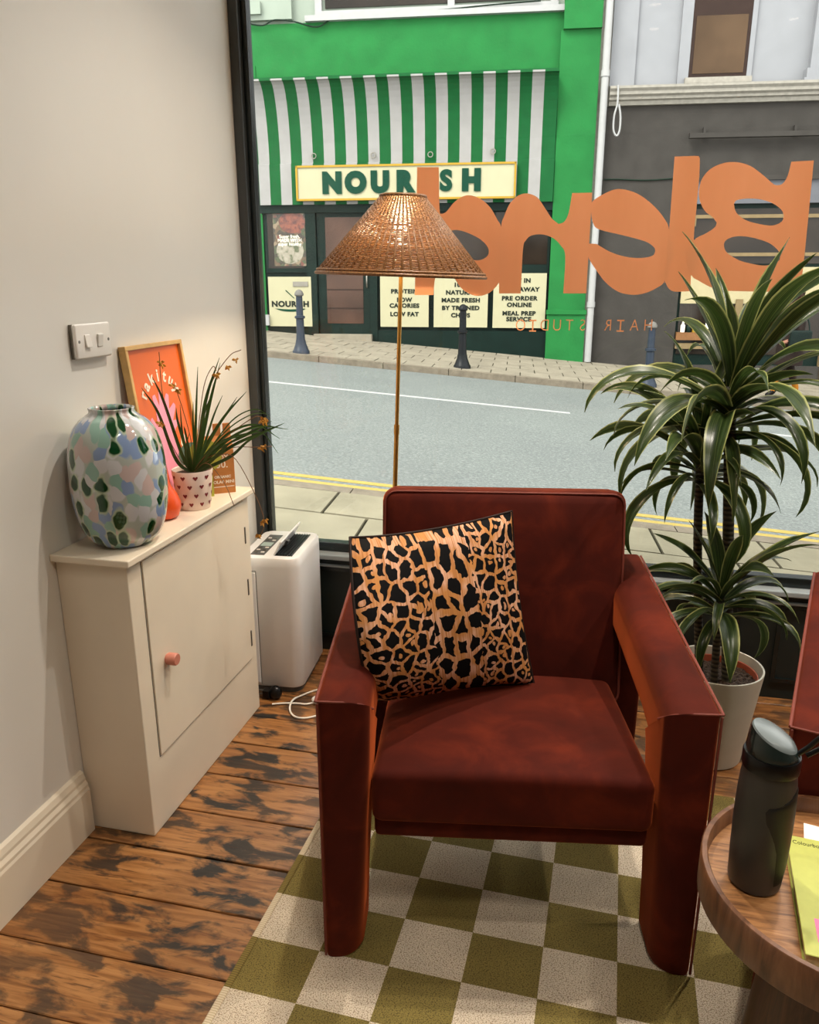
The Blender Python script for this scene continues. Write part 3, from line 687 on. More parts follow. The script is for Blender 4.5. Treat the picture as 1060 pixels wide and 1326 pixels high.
# ================================================================== VASE
VP = Vector((-1.126, 1.662, CT)); vase = empty('glass_vase', VP); tag(vase, 'large glass vase spotted green, blue and white on the cupboard', 'vase')
prof = [(.0, .0), (.052, 0), (.07, .006), (.09, .028), (.105, .068), (.113, .12), (.114, .18), (.110, .235), (.098, .28), (.078, .308), (.058, .321), (.051, .328), (.052, .338)]
P2 = [(p.x, p.y) for p in spline([(a, b, 0) for a, b in prof], 4)]
secs = []
for r_, z in P2 + [(.049, .338), (.047, .326), (.07, .305), (.1, .24), (.104, .15), (.09, .05), (.05, .012), (.0, .01)]:
    secs.append([(max(r_, .0005) * (1 + (.03 * math.cos(20 * 2 * math.pi * i / 80) if z > .318 else 0)) * math.cos(2 * math.pi * i / 80), max(r_, .0005) * (1 + (.03 * math.cos(20 * 2 * math.pi * i / 80) if z > .318 else 0)) * math.sin(2 * math.pi * i / 80), z) for i in range(80)])
vv, vf, vu = [], [], []
for sc_ in secs:
    for i in range(81): vv.append(sc_[i % 80]); vu.append((2 * math.pi * ((i + 45) % 80 if i < 80 else 45) / 80 * .11, sc_[0][2] + .3))
for k in range(len(secs) - 1):
    for i in range(80):
        if (i + 45) % 80 == 79: vu_fix = None
        vf.append((k * 81 + i, k * 81 + i + 1, (k + 1) * 81 + i + 1, (k + 1) * 81 + i))
vb = mk('body', vv, vf, 'art_glass', vase, True, vu)
ul_ = vb.data.uv_layers[0]
for p in vb.data.polygons:                      # unwrap the strip that crosses the seam
    us = [ul_.data[l].uv.x for l in p.loop_indices]
    if max(us) - min(us) > .3:
        for l in p.loop_indices:
            if ul_.data[l].uv.x < .3: ul_.data[l].uv.x += 2 * math.pi * .11

# ================================================================== FRAMED POSTER leaning on the wall
pw, ph = .30, .462; lean = math.atan2(.052, ph)
post = empty('framed_poster', (WX + .06, 1.89, CT)); tag(post, 'pale wood framed orange poster with pink figure, leaning on the wall', 'framed poster')
PM = Matrix.Rotation(-lean, 4, 'Y')      # local: y along the wall, z up the poster, +x towards the room
def ppt(y, z, x): return PM @ Vector((x, y, z))
for nm, a in (('frame_rail', (0, pw, 0, .012)), ('frame_rail', (0, pw, ph - .012, ph)), ('frame_stile', (0, .012, .012, ph - .012)), ('frame_stile', (pw - .012, pw, .012, ph - .012))):
    box(nm, -.006, .016, a[0], a[1], a[2], a[3], 'frame_wood', post, bev=.0012, seg=1, mtx=PM)
pr = box('print', -.004, .006, .012, pw - .012, .012, ph - .012, 'poster_orange', post, mtx=PM)
fig = [(.11, .02), (.105, .12), (.085, .2), (.07, .25), (.08, .26), (.10, .23), (.105, .28), (.10, .315), (.115, .32), (.128, .285), (.135, .325), (.15, .325), (.152, .285), (.172, .315), (.186, .31), (.176, .27), (.205, .285), (.212, .272), (.185, .235), (.215, .235), (.216, .222), (.185, .2), (.19, .12), (.2, .02)]
shape('pink_figure', [corner_smooth(fig, 4, 80)], lambda a, b, c: ppt(a, b, .0068 + c), .0006, 'poster_pink', pr)
for i, ch in enumerate('rakituy'):
    ang = R(62 - i * 20.5); cy, cz = .148 - .10 * math.sin(ang), .285 + .085 * math.cos(ang)
    text('poster_letter', ch, .05, lambda a, b, c, A=ang, Y=cy, Z=cz: ppt(Y + a * math.cos(A) - b * math.sin(A), Z + a * math.sin(A) + b * math.cos(A), .0068 + c), 'print_white', pr, bold=.0012, thick=.0006)
for (a, b, w) in ((.205, .16, .03), (.21, .10, .02), (.075, .14, .025)):
    shape('scribble', [smooth2d([(a, b), (a + w * .4, b + .03), (a + w, b + .02), (a + w * .6, b - .02)], 4)], lambda p, q, c: ppt(p, q, .0068 + c), .0006, 'print_white', pr)

# ================================================================== ORANGE BUD VASE
bud = empty('bud_vase', (-1.130, 1.866, CT)); tag(bud, 'small glossy orange round vase behind the heart pot', 'vase')
lathe('bulb_body', [(.0, 0), (.02, 0), (.034, .008), (.042, .028), (.043, .045), (.035, .068), (.02, .092), (.013, .115), (.014, .13), (.011, .13), (.008, .11)], 'orange_glaze', bud, 32, False)

# ================================================================== HEART POT WITH WILTING ORCHID
HP = Vector((-1.108, 1.988, CT)); hp = empty('potted_orchid', HP); tag(hp, 'grassy orchid with faded flowers in a heart-print pot', 'potted plant')
hpot = lathe('flower_pot', [(.0, 0), (.043, 0), (.045, .002), (.0575, .112), (.0565, .114), (.054, .112), (.052, .1), (.0, .1)], 'pot_pale', hp, 40, False)
lathe('compost', [(.0525, .1), (.03, .104), (0, .105)], 'soil', hp, 24, False)
hs = [(0, -.0065), (.0035, -.002), (.0062, .002), (.0058, .0048), (.003, .006), (0, .0036), (-.003, .006), (-.0058, .0048), (-.0062, .002), (-.0035, -.002)]
for row in range(4):
    for k in range(10):
        a0 = (k + (row % 2) * .5) * 2 * math.pi / 10; z0 = .018 + row * .026
        def wrap(a, b, c, a0=a0, z0=z0):
            rr = .045 + .0125 * (z0 + b) / .112 + .0006 + c; th = a0 + a / .05; return (rr * math.cos(th), rr * math.sin(th), z0 + b)
        shape('heart', [hs], wrap, .0004, 'heart', hpot)
def room_pt(px, py, y):
    """picture point at depth y, kept clear of the poster and the wall"""
    q = at_y(px, py, y)
    return Vector(at_x(px, py, -1.155) if q[0] < -1.155 else q)
def blade(pix, y, w=.006, mat='blade', base=(0, 0), nm='leaf'):
    """ribbon leaf from the pot through picture points at depth y"""
    pts = [Vector((base[0], base[1], .1))] + [room_pt(px, py, yy) - HP for (px, py), yy in zip(pix, y if isinstance(y, (list, tuple)) else [HP.y + (y - HP.y) * (i + 1) / len(pix) for i in range(len(pix))])]
    P = spline(pts, 7); N = len(P); verts = []; uv = []
    for i, p in enumerate(P):
        t = (P[min(i + 1, N - 1)] - P[max(i - 1, 0)]).normalized(); sd = t.cross(Vector((.35, -.9, .2))).normalized()
        k = i / (N - 1); ww = w * .78 * min(1, .55 + 2 * k) * (1 - k ** 3) + .0004; nn = sd.cross(t)
        verts += [p - sd * ww + nn * ww * .35, p, p + sd * ww + nn * ww * .35]; uv += [(0, k), (.5, k), (1, k)]
    f = []
    for i in range(N - 1):
        for j in range(2): f.append((i * 3 + j, i * 3 + j + 1, i * 3 + j + 4, i * 3 + j + 3))
    mk(nm, verts, f, mat, hp, True, uv)
BLD = [([(228, 595), (205, 535), (183, 502)], 1.95, .0062), ([(236, 590), (212, 520), (197, 488)], 1.96, .006), ([(240, 580), (230, 545), (228, 528)], 1.95, .005), ([(242, 585), (236, 560), (233, 524)], 1.94, .004),
       ([(246, 590), (240, 560), (238, 552)], 1.93, .004), ([(252, 590), (254, 530), (256, 475)], 2.0, .0048), ([(256, 590), (266, 520), (284, 463)], 2.03, .008), ([(258, 585), (272, 520), (285, 470)], 2.05, .007),
       ([(252, 590), (250, 550), (250, 520)], 1.98, .004), ([(260, 590), (276, 540), (288, 512)], 2.02, .004), ([(262, 585), (290, 540), (319, 507)], 2.04, .006), ([(262, 588), (285, 548), (307, 514)], 2.03, .005),
       ([(268, 595), (300, 566), (335, 552), (373, 556)], 2.05, .0055), ([(266, 592), (295, 562), (330, 550), (362, 568)], 2.08, .005), ([(270, 598), (305, 575), (345, 558), (368, 548)], 2.02, .006), ([(268, 590), (292, 570), (325, 560), (352, 545)], 2.06, .006),
       ([(266, 590), (300, 545), (330, 530), (350, 540)], 2.06, .0022), ([(264, 590), (296, 555), (325, 537), (345, 535)], 2.1, .0022), ([(268, 590), (310, 568), (338, 560), (360, 587)], 2.02, .003), ([(270, 600), (288, 582), (300, 572), (330, 555)], 1.98, .0055),
       ([(262, 600), (276, 580), (300, 566), (326, 562)], 1.97, .005), ([(244, 600), (240, 585), (245, 560)], 1.95, .0045), ([(272, 604), (300, 590), (320, 572), (340, 562)], 2.0, .006), ([(258, 590), (262, 545), (276, 505)], 2.06, .005)]
for q in BLD: blade(*q)
def flower(c, sc=1.0):
    bm = bmesh.new()
    for k in range(5):
        a = k * 1.257 + random.random(); dirv = Vector((math.cos(a) * .8, math.sin(a) * .5, -.45 + .5 * math.sin(a * 2))) * (.013 * sc)
        sdv = dirv.cross(Vector((.2, 1, .3))).normalized() * .004 * sc
        vs4 = [bm.verts.new(c), bm.verts.new(c + dirv * .5 + sdv), bm.verts.new(c + dirv), bm.verts.new(c + dirv * .5 - sdv), bm.verts.new(c + dirv * .55 + Vector((0, -.003, .003)))]
        for tri in ((0, 1, 4), (1, 2, 4), (2, 3, 4), (3, 0, 4)): bm.faces.new([vs4[i] for i in tri])
    from_bm('flower', bm, 'petal', hp)
STK = [([(232, 580), (212, 520), (206, 458), (207, 470)], 1.96, [(208, 468), (210, 472)]), ([(248, 575), (238, 535), (228, 505), (222, 496)], 1.96, [(231, 505), (223, 498)]), ([(258, 560), (272, 500), (296, 462), (312, 453)], 2.06, [(305, 465), (295, 474)]),
       ([(256, 560), (264, 500), (275, 475), (280, 480)], 2.02, [(279, 485), (281, 484)]), ([(268, 598), (300, 590), (330, 640), (342, 676), (335, 698)], 1.99, [(340, 676), (334, 692), (343, 673)]), ([(268, 600), (290, 625), (303, 655)], 1.97, []),
       ([(266, 590), (300, 560), (330, 540), (342, 543)], 2.0, [(341, 541), (343, 545), (339, 545)]), ([(264, 596), (300, 580), (330, 579), (352, 578)], 2.02, [(338, 580), (341, 577)]), ([(230, 590), (215, 560), (209, 548)], 1.95, [(209, 549), (206, 546)])]
for pix, y, fl in STK:
    pts = [Vector((.0, 0, .1))] + [room_pt(px, py, HP.y + (y - HP.y) * (i + 1) / len(pix)) - HP for i, (px, py) in enumerate(pix)]
    tube('flower_stalk', spline(pts, 6), .0012, 'stalk', hp, 5)
    for px, py in fl: flower(room_pt(px, py, y) - HP, 1.15)

# ================================================================== KRAFT CARTON
kc = empty('kraft_carton', (-1.118, 2.17, CT), R(38)); tag(kc, 'brown kraft card carton with notched top and white print', 'carton')
box('carton_body', -.042, .042, -.03, .03, 0, .135, 'kraft', kc, bev=.001, seg=1)
loft('carton_shoulder', [[(-.042, -.03, .135), (.042, -.03, .135), (.042, .03, .135), (-.042, .03, .135)], [(-.042, -.006, .175), (.042, -.006, .175), (.042, .006, .175), (-.042, .006, .175)]], 'kraft', kc, False)
for x0, x1 in ((-.010, .012), (.02, .042)): box('carton_tab', x0, x1, -.004, .004, .17, .212, 'kraft', kc, bev=.001, seg=1)
kf = lambda dx, dz: (lambda a, b, c: (dx + a, -.0306 - abs(c), dz + b))
for s_, z_, sz in (('SOY', .112, .022), ('30.', .09, .03), ('ORGANIC', .052, .011), ('SOLAR MINI', .036, .013)): text('carton_print', s_, sz, kf(.004, z_), 'print_white', kc, bold=.0005, thick=.0004)
shape('carton_print', [[(-.038, .02), (.038, .02), (.038, .0225), (-.038, .0225)]], lambda a, b, c: (a, -.0306 - abs(c), b), .0004, 'print_white', kc)
gc = empty('greeting_card', (-1.125, 2.10, CT), R(35)); tag(gc, 'lime and teal rounded card standing behind the orchid leaves', 'card')
shape('lime_disc', [smooth2d([(.05 * math.cos(k * .524), .125 + .05 * math.sin(k * .524)) for k in range(12)], 3)], lambda a, b, c: (a, c, b), .002, 'card_lime', gc)
shape('teal_disc', [smooth2d([(-.035 + .04 * math.cos(k * .524), .13 + .04 * math.sin(k * .524)) for k in range(12)], 3)], lambda a, b, c: (a, .003 + c, b), .002, 'card_teal', gc)
box('card_stem', -.02, .02, -.0012, .0012, 0, .09, 'card_lime', gc); 

# ================================================================== DEHUMIDIFIER
du = empty('dehumidifier', (-.938, 2.335, 0), R(5)); tag(du, 'tall white plastic dehumidifier with open top flap by the window', 'dehumidifier')
W, Dd, Hd = .215, .315, .503
def dsec(z, i): return [(x, y, z) for x, y in rrect(-W + i, -i, i, Dd - i, .04 - i * .4, 8)]
loft('casing', [dsec(.022, .004), dsec(.03, .0), dsec(.47, 0), dsec(.495, .0015), dsec(.502, .006), dsec(Hd, .012)], 'white_plastic', du)
loft('base', [dsec(0, .012), dsec(.022, .012)], 'grey_plastic', du)
box('seam', -.150, -.148, -.0008, .004, .03, .455, 'grey_plastic', du); box('tank_handle', -W + .03, -.149, -.0012, .004, .455, .457, 'grey_plastic', du); box('tank_panel', -W + .03, -.152, -.0022, .004, .035, .45, 'white_plastic', du, bev=.0015, seg=1)
pan = box('control_panel', -.178, -.128, .035, .255, Hd - .001, Hd + .0015, 'grey_plastic', du, bev=.0006, seg=1)
box('display', -.172, -.134, .125, .165, Hd + .0012, Hd + .0024, 'screen', pan)
for yy in (.06, .085, .11, .19, .215):
    for xx in (-.165, -.142): box('button', xx - .006, xx + .006, yy - .005, yy + .005, Hd + .0012, Hd + .0026, 'paper' if random.random() < .7 else 'steel', pan)
vent = box('air_outlet', -.092, -.03, .035, .275, Hd - .012, Hd + .0008, 'black_plastic', du)
for k in range(7): box('vent_slat', -.09 + k * .0095, -.0875 + k * .0095, .037, .273, Hd, Hd + .004, 'black_plastic', vent)
fl = Matrix.Translation((-.094, 0, Hd)) @ Matrix.Rotation(R(28), 4, 'Y')
flap = box('flap', -.003, .003, .035, .275, 0, .056, 'white_plastic', du, bev=.0012, seg=1, mtx=fl)
box('flap_tab', .003, .012, .13, .15, .01, .03, 'grey_plastic', flap, mtx=fl)

# ================================================================== PLUG, CORD, FOOT SWITCH
pl = empty('power_plug', (-1.02, 2.285, 0)); tag(pl, 'shiny black plug lying on the floorboards by the cupboard', 'plug')
bm = bmesh.new(); bmesh.ops.create_uvsphere(bm, u_segments=20, v_segments=12, radius=.024)
for v in bm.verts: v.co = Vector((v.co.x * .95, v.co.y * .8, v.co.z * 1.05 + .0252))
from_bm('plug_body', bm, 'black_plastic', pl, True)
box('plug_base', -.045, -.018, -.016, .016, .004, .034, 'black_plastic', pl, bev=.004)
for z in (.01, .026): box('pin', -.062, -.045, -.004, .004, z - .003, z + .003, 'steel', pl)
fp = at_z(417, 911, 0); fs = empty('foot_switch', (fp[0], fp[1], 0)); tag(fs, 'white oval inline foot switch with white cord looping on the floorboards', 'switch')
bm = bmesh.new(); bmesh.ops.create_uvsphere(bm, u_segments=24, v_segments=12, radius=1)
for v in bm.verts: v.co = Vector((v.co.x * .038, v.co.y * .024, max(-.9, v.co.z) * .014 + .0136))
from_bm('switch_body', bm, 'white_plastic', fs, True)
lathe('foot_button', [(.0, .031), (.008, .031), (.011, .028), (.011, .02)], 'white_plastic', fs, 20, False)
crd = [at_z(px, py, .004) for px, py in ((352, 912), (365, 911), (385, 911), (396, 912), (406, 910), (414, 911))]
tube('cord', spline([(p[0] - fp[0], p[1] - fp[1], .0045) for p in crd], 6), .0033, 'cord', fs, 8)
crd = [at_z(px, py, .004) for px, py in ((470, 883), (440, 888), (412, 893), (392, 900), (379, 909), (375, 918), (380, 927), (392, 930), (410, 927), (435, 920), (470, 915))]
tube('cord', spline([(p[0] - fp[0], p[1] - fp[1], .0042 + (.0072 if i == 4 else 0)) for i, p in enumerate(crd)], 6), .0033, 'cord', fs, 8)

# ================================================================== FLOOR LAMP
LB = Vector((-.641, 2.40, 0)); lamp = empty('floor_lamp', LB); tag(lamp, 'brass floor lamp with conical woven wicker shade behind the armchair', 'floor lamp')
lathe('base', [(.0, 0), (.125, 0), (.128, .004), (.128, .014), (.12, .018), (.02, .022), (.0, .022)], 'brass', lamp, 40, False)
tiltx = .0332
pt = lambda z: Vector((tiltx * z, 0, z))
tube('pole', [pt(z) for z in (.02, .5, .95)], .0075, 'brass', lamp, 14); tube('pole', [pt(z) for z in (.95, 1.3, 1.60)], .0062, 'brass', lamp, 14); tube('pole_joint', [pt(.935), pt(.965)], .0088, 'brass', lamp, 14)
tube('lamp_holder', [pt(1.49), pt(1.545)], .018, 'black_plastic', lamp, 16)
ax = (pt(1) - pt(0)).normalized(); rotm = Vector((0, 0, 1)).rotation_difference(ax).to_matrix().to_4x4()
LM = Matrix.Translation(pt(0)) @ rotm
bm = bmesh.new(); bmesh.ops.create_uvsphere(bm, u_segments=20, v_segments=12, radius=.026)
for v in bm.verts: v.co = LM @ Vector((v.co.x, v.co.y, v.co.z * 1.25 + 1.574))
from_bm('bulb', bm, 'bulb', lamp, True)
RB, RT, ZB, ZT = .252, .066, 1.424, 1.640; NS = 62; NR = 46
bm = bmesh.new()
for k in range(NS):
    a = 2 * math.pi * k / NS; bm_tube(bm, [LM @ Vector(((RB + (RT - RB) * t) * math.cos(a), (RB + (RT - RB) * t) * math.sin(a), ZB + (ZT - ZB) * t)) for t in (0, .5, 1)], .0046, 6, taper=lambda t: 1 - .5 * t)
shade = from_bm('shade', bm, 'wicker', lamp, True)
bm = bmesh.new()
for j in range(NR):
    t = (j + .5) / NR; r_ = RB + (RT - RB) * t; z = ZB + (ZT - ZB) * t; amp = .0022
    M2 = NS * 2
    bm_tube(bm, [LM @ Vector(((r_ + amp * (1 if (i + j * 2) % 4 < 2 else -1) * (1 if i % 2 == 0 else .2)) * math.cos(2 * math.pi * i / M2), (r_ + amp * (1 if (i + j * 2) % 4 < 2 else -1) * (1 if i % 2 == 0 else .2)) * math.sin(2 * math.pi * i / M2), z + random.uniform(-.0004, .0004))) for i in range(M2)], .0023, 4, closed=True)
wv = from_bm('cane_weave', bm, 'wicker', shade, True)
for r_, z, q in ((RB + .002, ZB - .003, .0055), (RB - .002, ZB + .006, .0045), (RT, ZT + .002, .005)):
    tube('rim', [LM @ Vector((r_ * math.cos(2 * math.pi * i / 72), r_ * math.sin(2 * math.pi * i / 72), z)) for i in range(72)], q, 'wicker', shade, 6, closed=True)
for k in range(3):
    a = k * 2.094; tube('shade_spider', [LM @ Vector((0, 0, 1.60)), LM @ Vector((RT * math.cos(a), RT * math.sin(a), ZT))], .002, 'brass', lamp, 5)
pd = bpy.data.lights.new('lamp_bulb', 'POINT'); pd.energy = LAMP_W; pd.shadow_soft_size = .035; pd.color = (1, .78, .50)
po = bpy.data.objects.new('lamp_bulb', pd); COL.objects.link(po); po.parent = lamp; po.location = LM @ Vector((0, 0, 1.528)) + Vector((.0, -.03, 0))

# ================================================================== DRACAENA
DP = Vector((.405, 2.285, 0)); dr = empty('dracaena_plant', DP); tag(dr, 'tall striped dracaena with three leaf crowns in a pale pot', 'potted plant')
lathe('planter', [(.0, 0), (.092, 0), (.097, .004), (.132, .296), (.132, .302), (.127, .302), (.124, .29), (.118, .24), (.0, .24)], 'pot', dr, 48, False)
lathe('nursery_pot', [(.108, .24), (.114, .278), (.117, .279), (.118, .276), (.113, .262)], 'terracotta', dr, 40, False)
bm = bmesh.new(); bmesh.ops.create_grid(bm, x_segments=26, y_segments=26, size=.112)
for v in list(bm.verts):
    rr = math.hypot(v.co.x, v.co.y)
    if rr > .113: v.co.x *= .113 / rr; v.co.y *= .113 / rr
    v.co.z = .258 + random.uniform(-.004, .006)
from_bm('soil', bm, 'soil', dr)
def rel(px, py, y): return Vector(at_y(px, py, y)) - DP
trunks = [([rel(941, 882, 2.27), rel(942, 740, 2.275), rel(944, 600, 2.28), rel(946, 500, 2.285)], .0155), ([rel(906, 868, 2.30), rel(903, 740, 2.30), rel(904, 660, 2.30), rel(908, 575, 2.30)], .0125), ([rel(925, 878, 2.22), rel(930, 800, 2.20), rel(934, 765, 2.19)], .011)]
for pts, rad in trunks: tube('stem', spline([p if i else Vector((p.x, p.y, .25)) for i, p in enumerate(pts)], 6), rad, 'trunk', dr, 12)
leaf_mesh = {}
def leaf_variant(e0, bend, wid, twist):
    key = (e0, bend, wid, twist)
    if key in leaf_mesh: return leaf_mesh[key]
    N = 14; verts, uv, f = [], [], []; p = Vector((0, 0, 0))
    for i in range(N + 1):
        k = i / N; a = R(e0 - bend * (k ** 1.35 if (bend // 12) % 2 else k ** 2.2)); t = Vector((math.cos(a), 0, math.sin(a)))
        up = Vector((-math.sin(a), 0, math.cos(a))); tw = R(twist * k); sd = Vector((0, 1, 0)) * math.cos(tw) + up * math.sin(tw); un = up * math.cos(tw) - Vector((0, 1, 0)) * math.sin(tw)
        w = wid * (.32 + 1.0 * math.sin(math.pi * min(1, k * .92 + .06)) ** .75) * (1 - k ** 7) * .62 + .0008
        for j, s in enumerate((-1, -.5, 0, .5, 1)):
            verts.append(p + sd * w * s + un * w * .6 * abs(s) + un * .004 * math.sin(k * 17 + s * 2) * abs(s)); uv.append(((s + 1) / 2, k))
        p = p + t / N
    for i in range(N):
        for j in range(4): f.append((i * 5 + j, i * 5 + j + 1, i * 5 + j + 6, i * 5 + j + 5))
    me = bpy.data.meshes.new('leaf'); me.from_pydata([tuple(v) for v in verts], [], f); me.materials.append(MAT['leaf'])
    ul = me.uv_layers.new(name='UVMap')
    for lp in me.loops: ul.data[lp.index].uv = uv[lp.vertex_index]
    me.polygons.foreach_set('use_smooth', [True] * len(me.polygons)); leaf_mesh[key] = me
    return me
def put_leaf(pos, az, length, e0, bend, wid=.06, twist=0):
    # az in degrees, 0 = +x, 90 = +y (towards the window)
    me = leaf_variant(round(e0 / 6) * 6, round(bend / 12) * 12, wid, twist)
    o = bpy.data.objects.new('leaf', me); COL.objects.link(o); o.parent = dr; o.location = pos
    o.rotation_euler = (0, 0, R(az)); o.scale = (length, length * random.uniform(.9, 1.15), length)
def crown(top, base, count, lmin, lmax, el_top, el_low, seed, wid):
    rnd = random.Random(seed)
    for i in range(count):
        k = i / (count - 1); az = (i * 137.5 + rnd.uniform(-14, 14)) % 360
        pos = top.lerp(base, k) + Vector((math.cos(R(az)), math.sin(R(az)), 0)) * .008
        L_ = rnd.uniform(lmin, lmax) * (1.0 - .18 * abs(k - .5))
        room = .36 / max(.15, math.sin(R(az))) if az < 180 else 9
        e0 = el_top + (el_low - el_top) * k ** .8 + rnd.uniform(-9, 9); bend = 24 + 105 * k ** .6 + rnd.uniform(-20, 30)
        if math.sin(R(az)) > .2: L_ = min(L_, room)
        if seed == 3 and 155 < az < 205 and k < .4: continue
        put_leaf(pos, az, L_, e0, bend, wid * rnd.uniform(.85, 1.15), rnd.choice((-70, -30, 0, 30, 70)))
t1, t2, t3 = trunks[0][0][-1], trunks[1][0][-1], trunks[2][0][-1]
crown(t1 + Vector((0, 0, .02)), t1 - Vector((-.005, 0, .14)), 50, .28, .50, 82, 2, 3, .066)
crown(t2 + Vector((0, 0, .01)), t2 - Vector((0, 0, .12)), 38, .24, .42, 74, 0, 11, .070)
crown(t3 + Vector((0, 0, .01)), t3 - Vector((0, 0, .09)), 30, .18, .32, 74, 6, 5, .084)
put_leaf(t1, 20, .40, 78, 12, .085, 0); put_leaf(t1, 200, .26, 84, 12, .11, 10); put_leaf(t1, 175, .34, 66, 12, .085, -15); put_leaf(t1, 5, .38, 48, 24, .08, 15); put_leaf(t3, -5, .30, 48, 24, .10, 0); put_leaf(t3, 170, .22, 66, 12, .08, 0)

# ================================================================== ROUND TABLE
TP = Vector((.434, 1.152, RZ + .0008)); tb = empty('side_table', TP); tag(tb, 'round oak tray-top side table on a dark pedestal', 'side table')
TT = .47 - RZ - .0008
lathe('tabletop', [(.0, TT - .016), (.208, TT - .016), (.208, TT), (.0, TT)], 'oak', tb, 64, False)
lathe('rim', [(.206, TT - .035), (.2155, TT - .035), (.2175, TT - .032), (.2175, TT + .028), (.2155, TT + .0305), (.208, TT + .0305), (.206, TT + .028), (.206, TT - .035)], 'oak_rim', tb, 72, False)
lathe('pedestal', [(.0, 0), (.125, 0), (.13, .006), (.09, TT - .03), (.088, TT - .016), (.0, TT - .016)], 'walnut', tb, 48, False)

# ================================================================== BOTTLE
bt = empty('water_bottle', (.299, 1.154, .47)); tag(bt, 'smoky grey water bottle with black grip on the side table', 'bottle')
BP = [(.0, 0), (.034, 0), (.039, .004), (.0405, .012), (.042, .06), (.043, .11), (.0425, .16), (.041, .195), (.0385, .214), (.0, .215)]
lathe('body', BP, 'bottle', bt, 48, False)
def br(z):
    for (r0, z0), (r1, z1) in zip(BP[1:-1], BP[2:]):
        if z0 <= z <= z1: return r0 + (r1 - r0) * (z - z0) / max(1e-6, z1 - z0)
    return .04
TC = math.atan2(-1.154, -.299); v_, f_ = [], []
lo = [(.022, 44), (.05, 42), (.085, 38), (.115, 24), (.14, 8), (.158, 4), (.166, 10), (.174, 40), (.184, 64), (.19, 80)]
for z, a in lo:
    for k in range(13): th = TC + R(a + (125 - a) * k / 12); rr = br(z) + (.0016 if 0 < k < 12 and .022 < z < .19 else .0002); v_.append((rr * math.cos(th), rr * math.sin(th), z))
for j in range(len(lo) - 1):
    for k in range(12): f_.append((j * 13 + k, j * 13 + k + 1, (j + 1) * 13 + k + 1, (j + 1) * 13 + k))
mk('grip', v_, f_, 'bottle_grip', bt, True)
lathe('collar', [(.038, .212), (.0412, .214), (.042, .217), (.042, .235), (.0405, .239), (.0, .239)], 'black_plastic', bt, 40, False)
rx, ry = math.cos(TC + R(90)), math.sin(TC + R(90)); secs = []
for z, r_, sl in ((.238, .038, 0), (.244, .0385, .05), (.252, .037, .22), (.262, .0345, .42), (.2655, .0335, .48)):
    secs.append([(r_ * math.cos(a), r_ * math.sin(a), z - sl * (r_ * math.cos(a) * rx + r_ * math.sin(a) * ry)) for a in np.linspace(0, 2 * math.pi, 36, endpoint=False)])
loft('lid', secs, 'lid', bt)
loft('lid_top', [[(r_ * math.cos(a), r_ * math.sin(a), z - .48 * (r_ * math.cos(a) * rx + r_ * math.sin(a) * ry)) for a in np.linspace(0, 2 * math.pi, 36, endpoint=False)] for z, r_ in ((.2655, .0335), (.2685, .0315), (.2705, .024), (.2715, .004))], 'lid_top', bt)
rv = Vector((rx, ry, 0)); cvv = Vector((math.cos(TC), math.sin(TC), 0))
lp = [rv * .034 + Vector((0, 0, .244)), rv * .048 + Vector((0, 0, .262)), rv * .062 + Vector((0, 0, .282)), rv * .078 + Vector((0, 0, .288)) + cvv * .008, rv * .082 + Vector((0, 0, .276)) - cvv * .004, rv * .066 + Vector((0, 0, .262)) - cvv * .006, rv * .046 + Vector((0, 0, .246))]
tube('carry_loop', spline(lp, 6), .004, 'black_plastic', bt, 8)

# ================================================================== BOOK AND PAPER ON TABLE
ba = math.atan2(.03, .285)
bk = empty('notebook', (.338, .992, .47), -ba); tag(bk, 'lime green covered notebook with pink labels on the side table', 'notebook')
box('pages', .003, .165, .003, .262, .0025, .020, 'pages', bk, bev=.001, seg=1)
cv = box('cover', 0, .168, 0, .265, .020, .0225, 'lime_cover', bk, bev=.0008, seg=1); box('back_cover', 0, .168, 0, .265, .0003, .0025, 'lime_cover', bk, bev=.0008, seg=1)
for x in (.02, .048): box('pink_label', x, x + .014, .028, .075, .0225, .0229, 'pink_tab', cv)
box('coral_label', .062, .15, .165, .225, .0225, .0229, 'coral', cv)
text('cover_script', 'Colourbook', .013, lambda a, b, c: (.034 + a, .248 + b, .0227 + c), 'black_letter', cv, thick=.0003, sx=.8)
pp = empty('paper_sheet', (.40, 1.27, .4703), R(-12)); tag(pp, 'white printed sheet lying beyond the notebook on the table', 'paper')
sh = box('sheet', 0, .11, 0, .055, 0, .0012, 'paper', pp); box('print_block', .04, .09, .008, .03, .0012, .0015, 'blue_print', sh)

# ================================================================== STREET
VF = 15.6                      # far shop fronts
VK0, VK1 = 4.80, 11.95         # near kerb edge, far kerb edge
U0, U1 = -14.0, 16.0
def sloped(name, u0, u1, v0, v1, lo, hi, mat, parent=None):
    return sbox(name, u0, u1, v0, v1, lo, hi, mat, parent, slope=True)
road = struct(sloped('road', U0, U1, VK0, VK1, -.2, 0, 'asphalt'))
for v in (5.085, 5.225): sloped('yellow_line', U0, U1, v, v + .07, 0, .003, 'yellow_paint', road)
for ua, ub in ((-9.6, -4.6), (-3.9, .66), (2.85, 4.9), (6.9, 8.9)): sloped('white_line', ua, ub, 9.42, 9.52, 0, .003, 'white_paint', road)
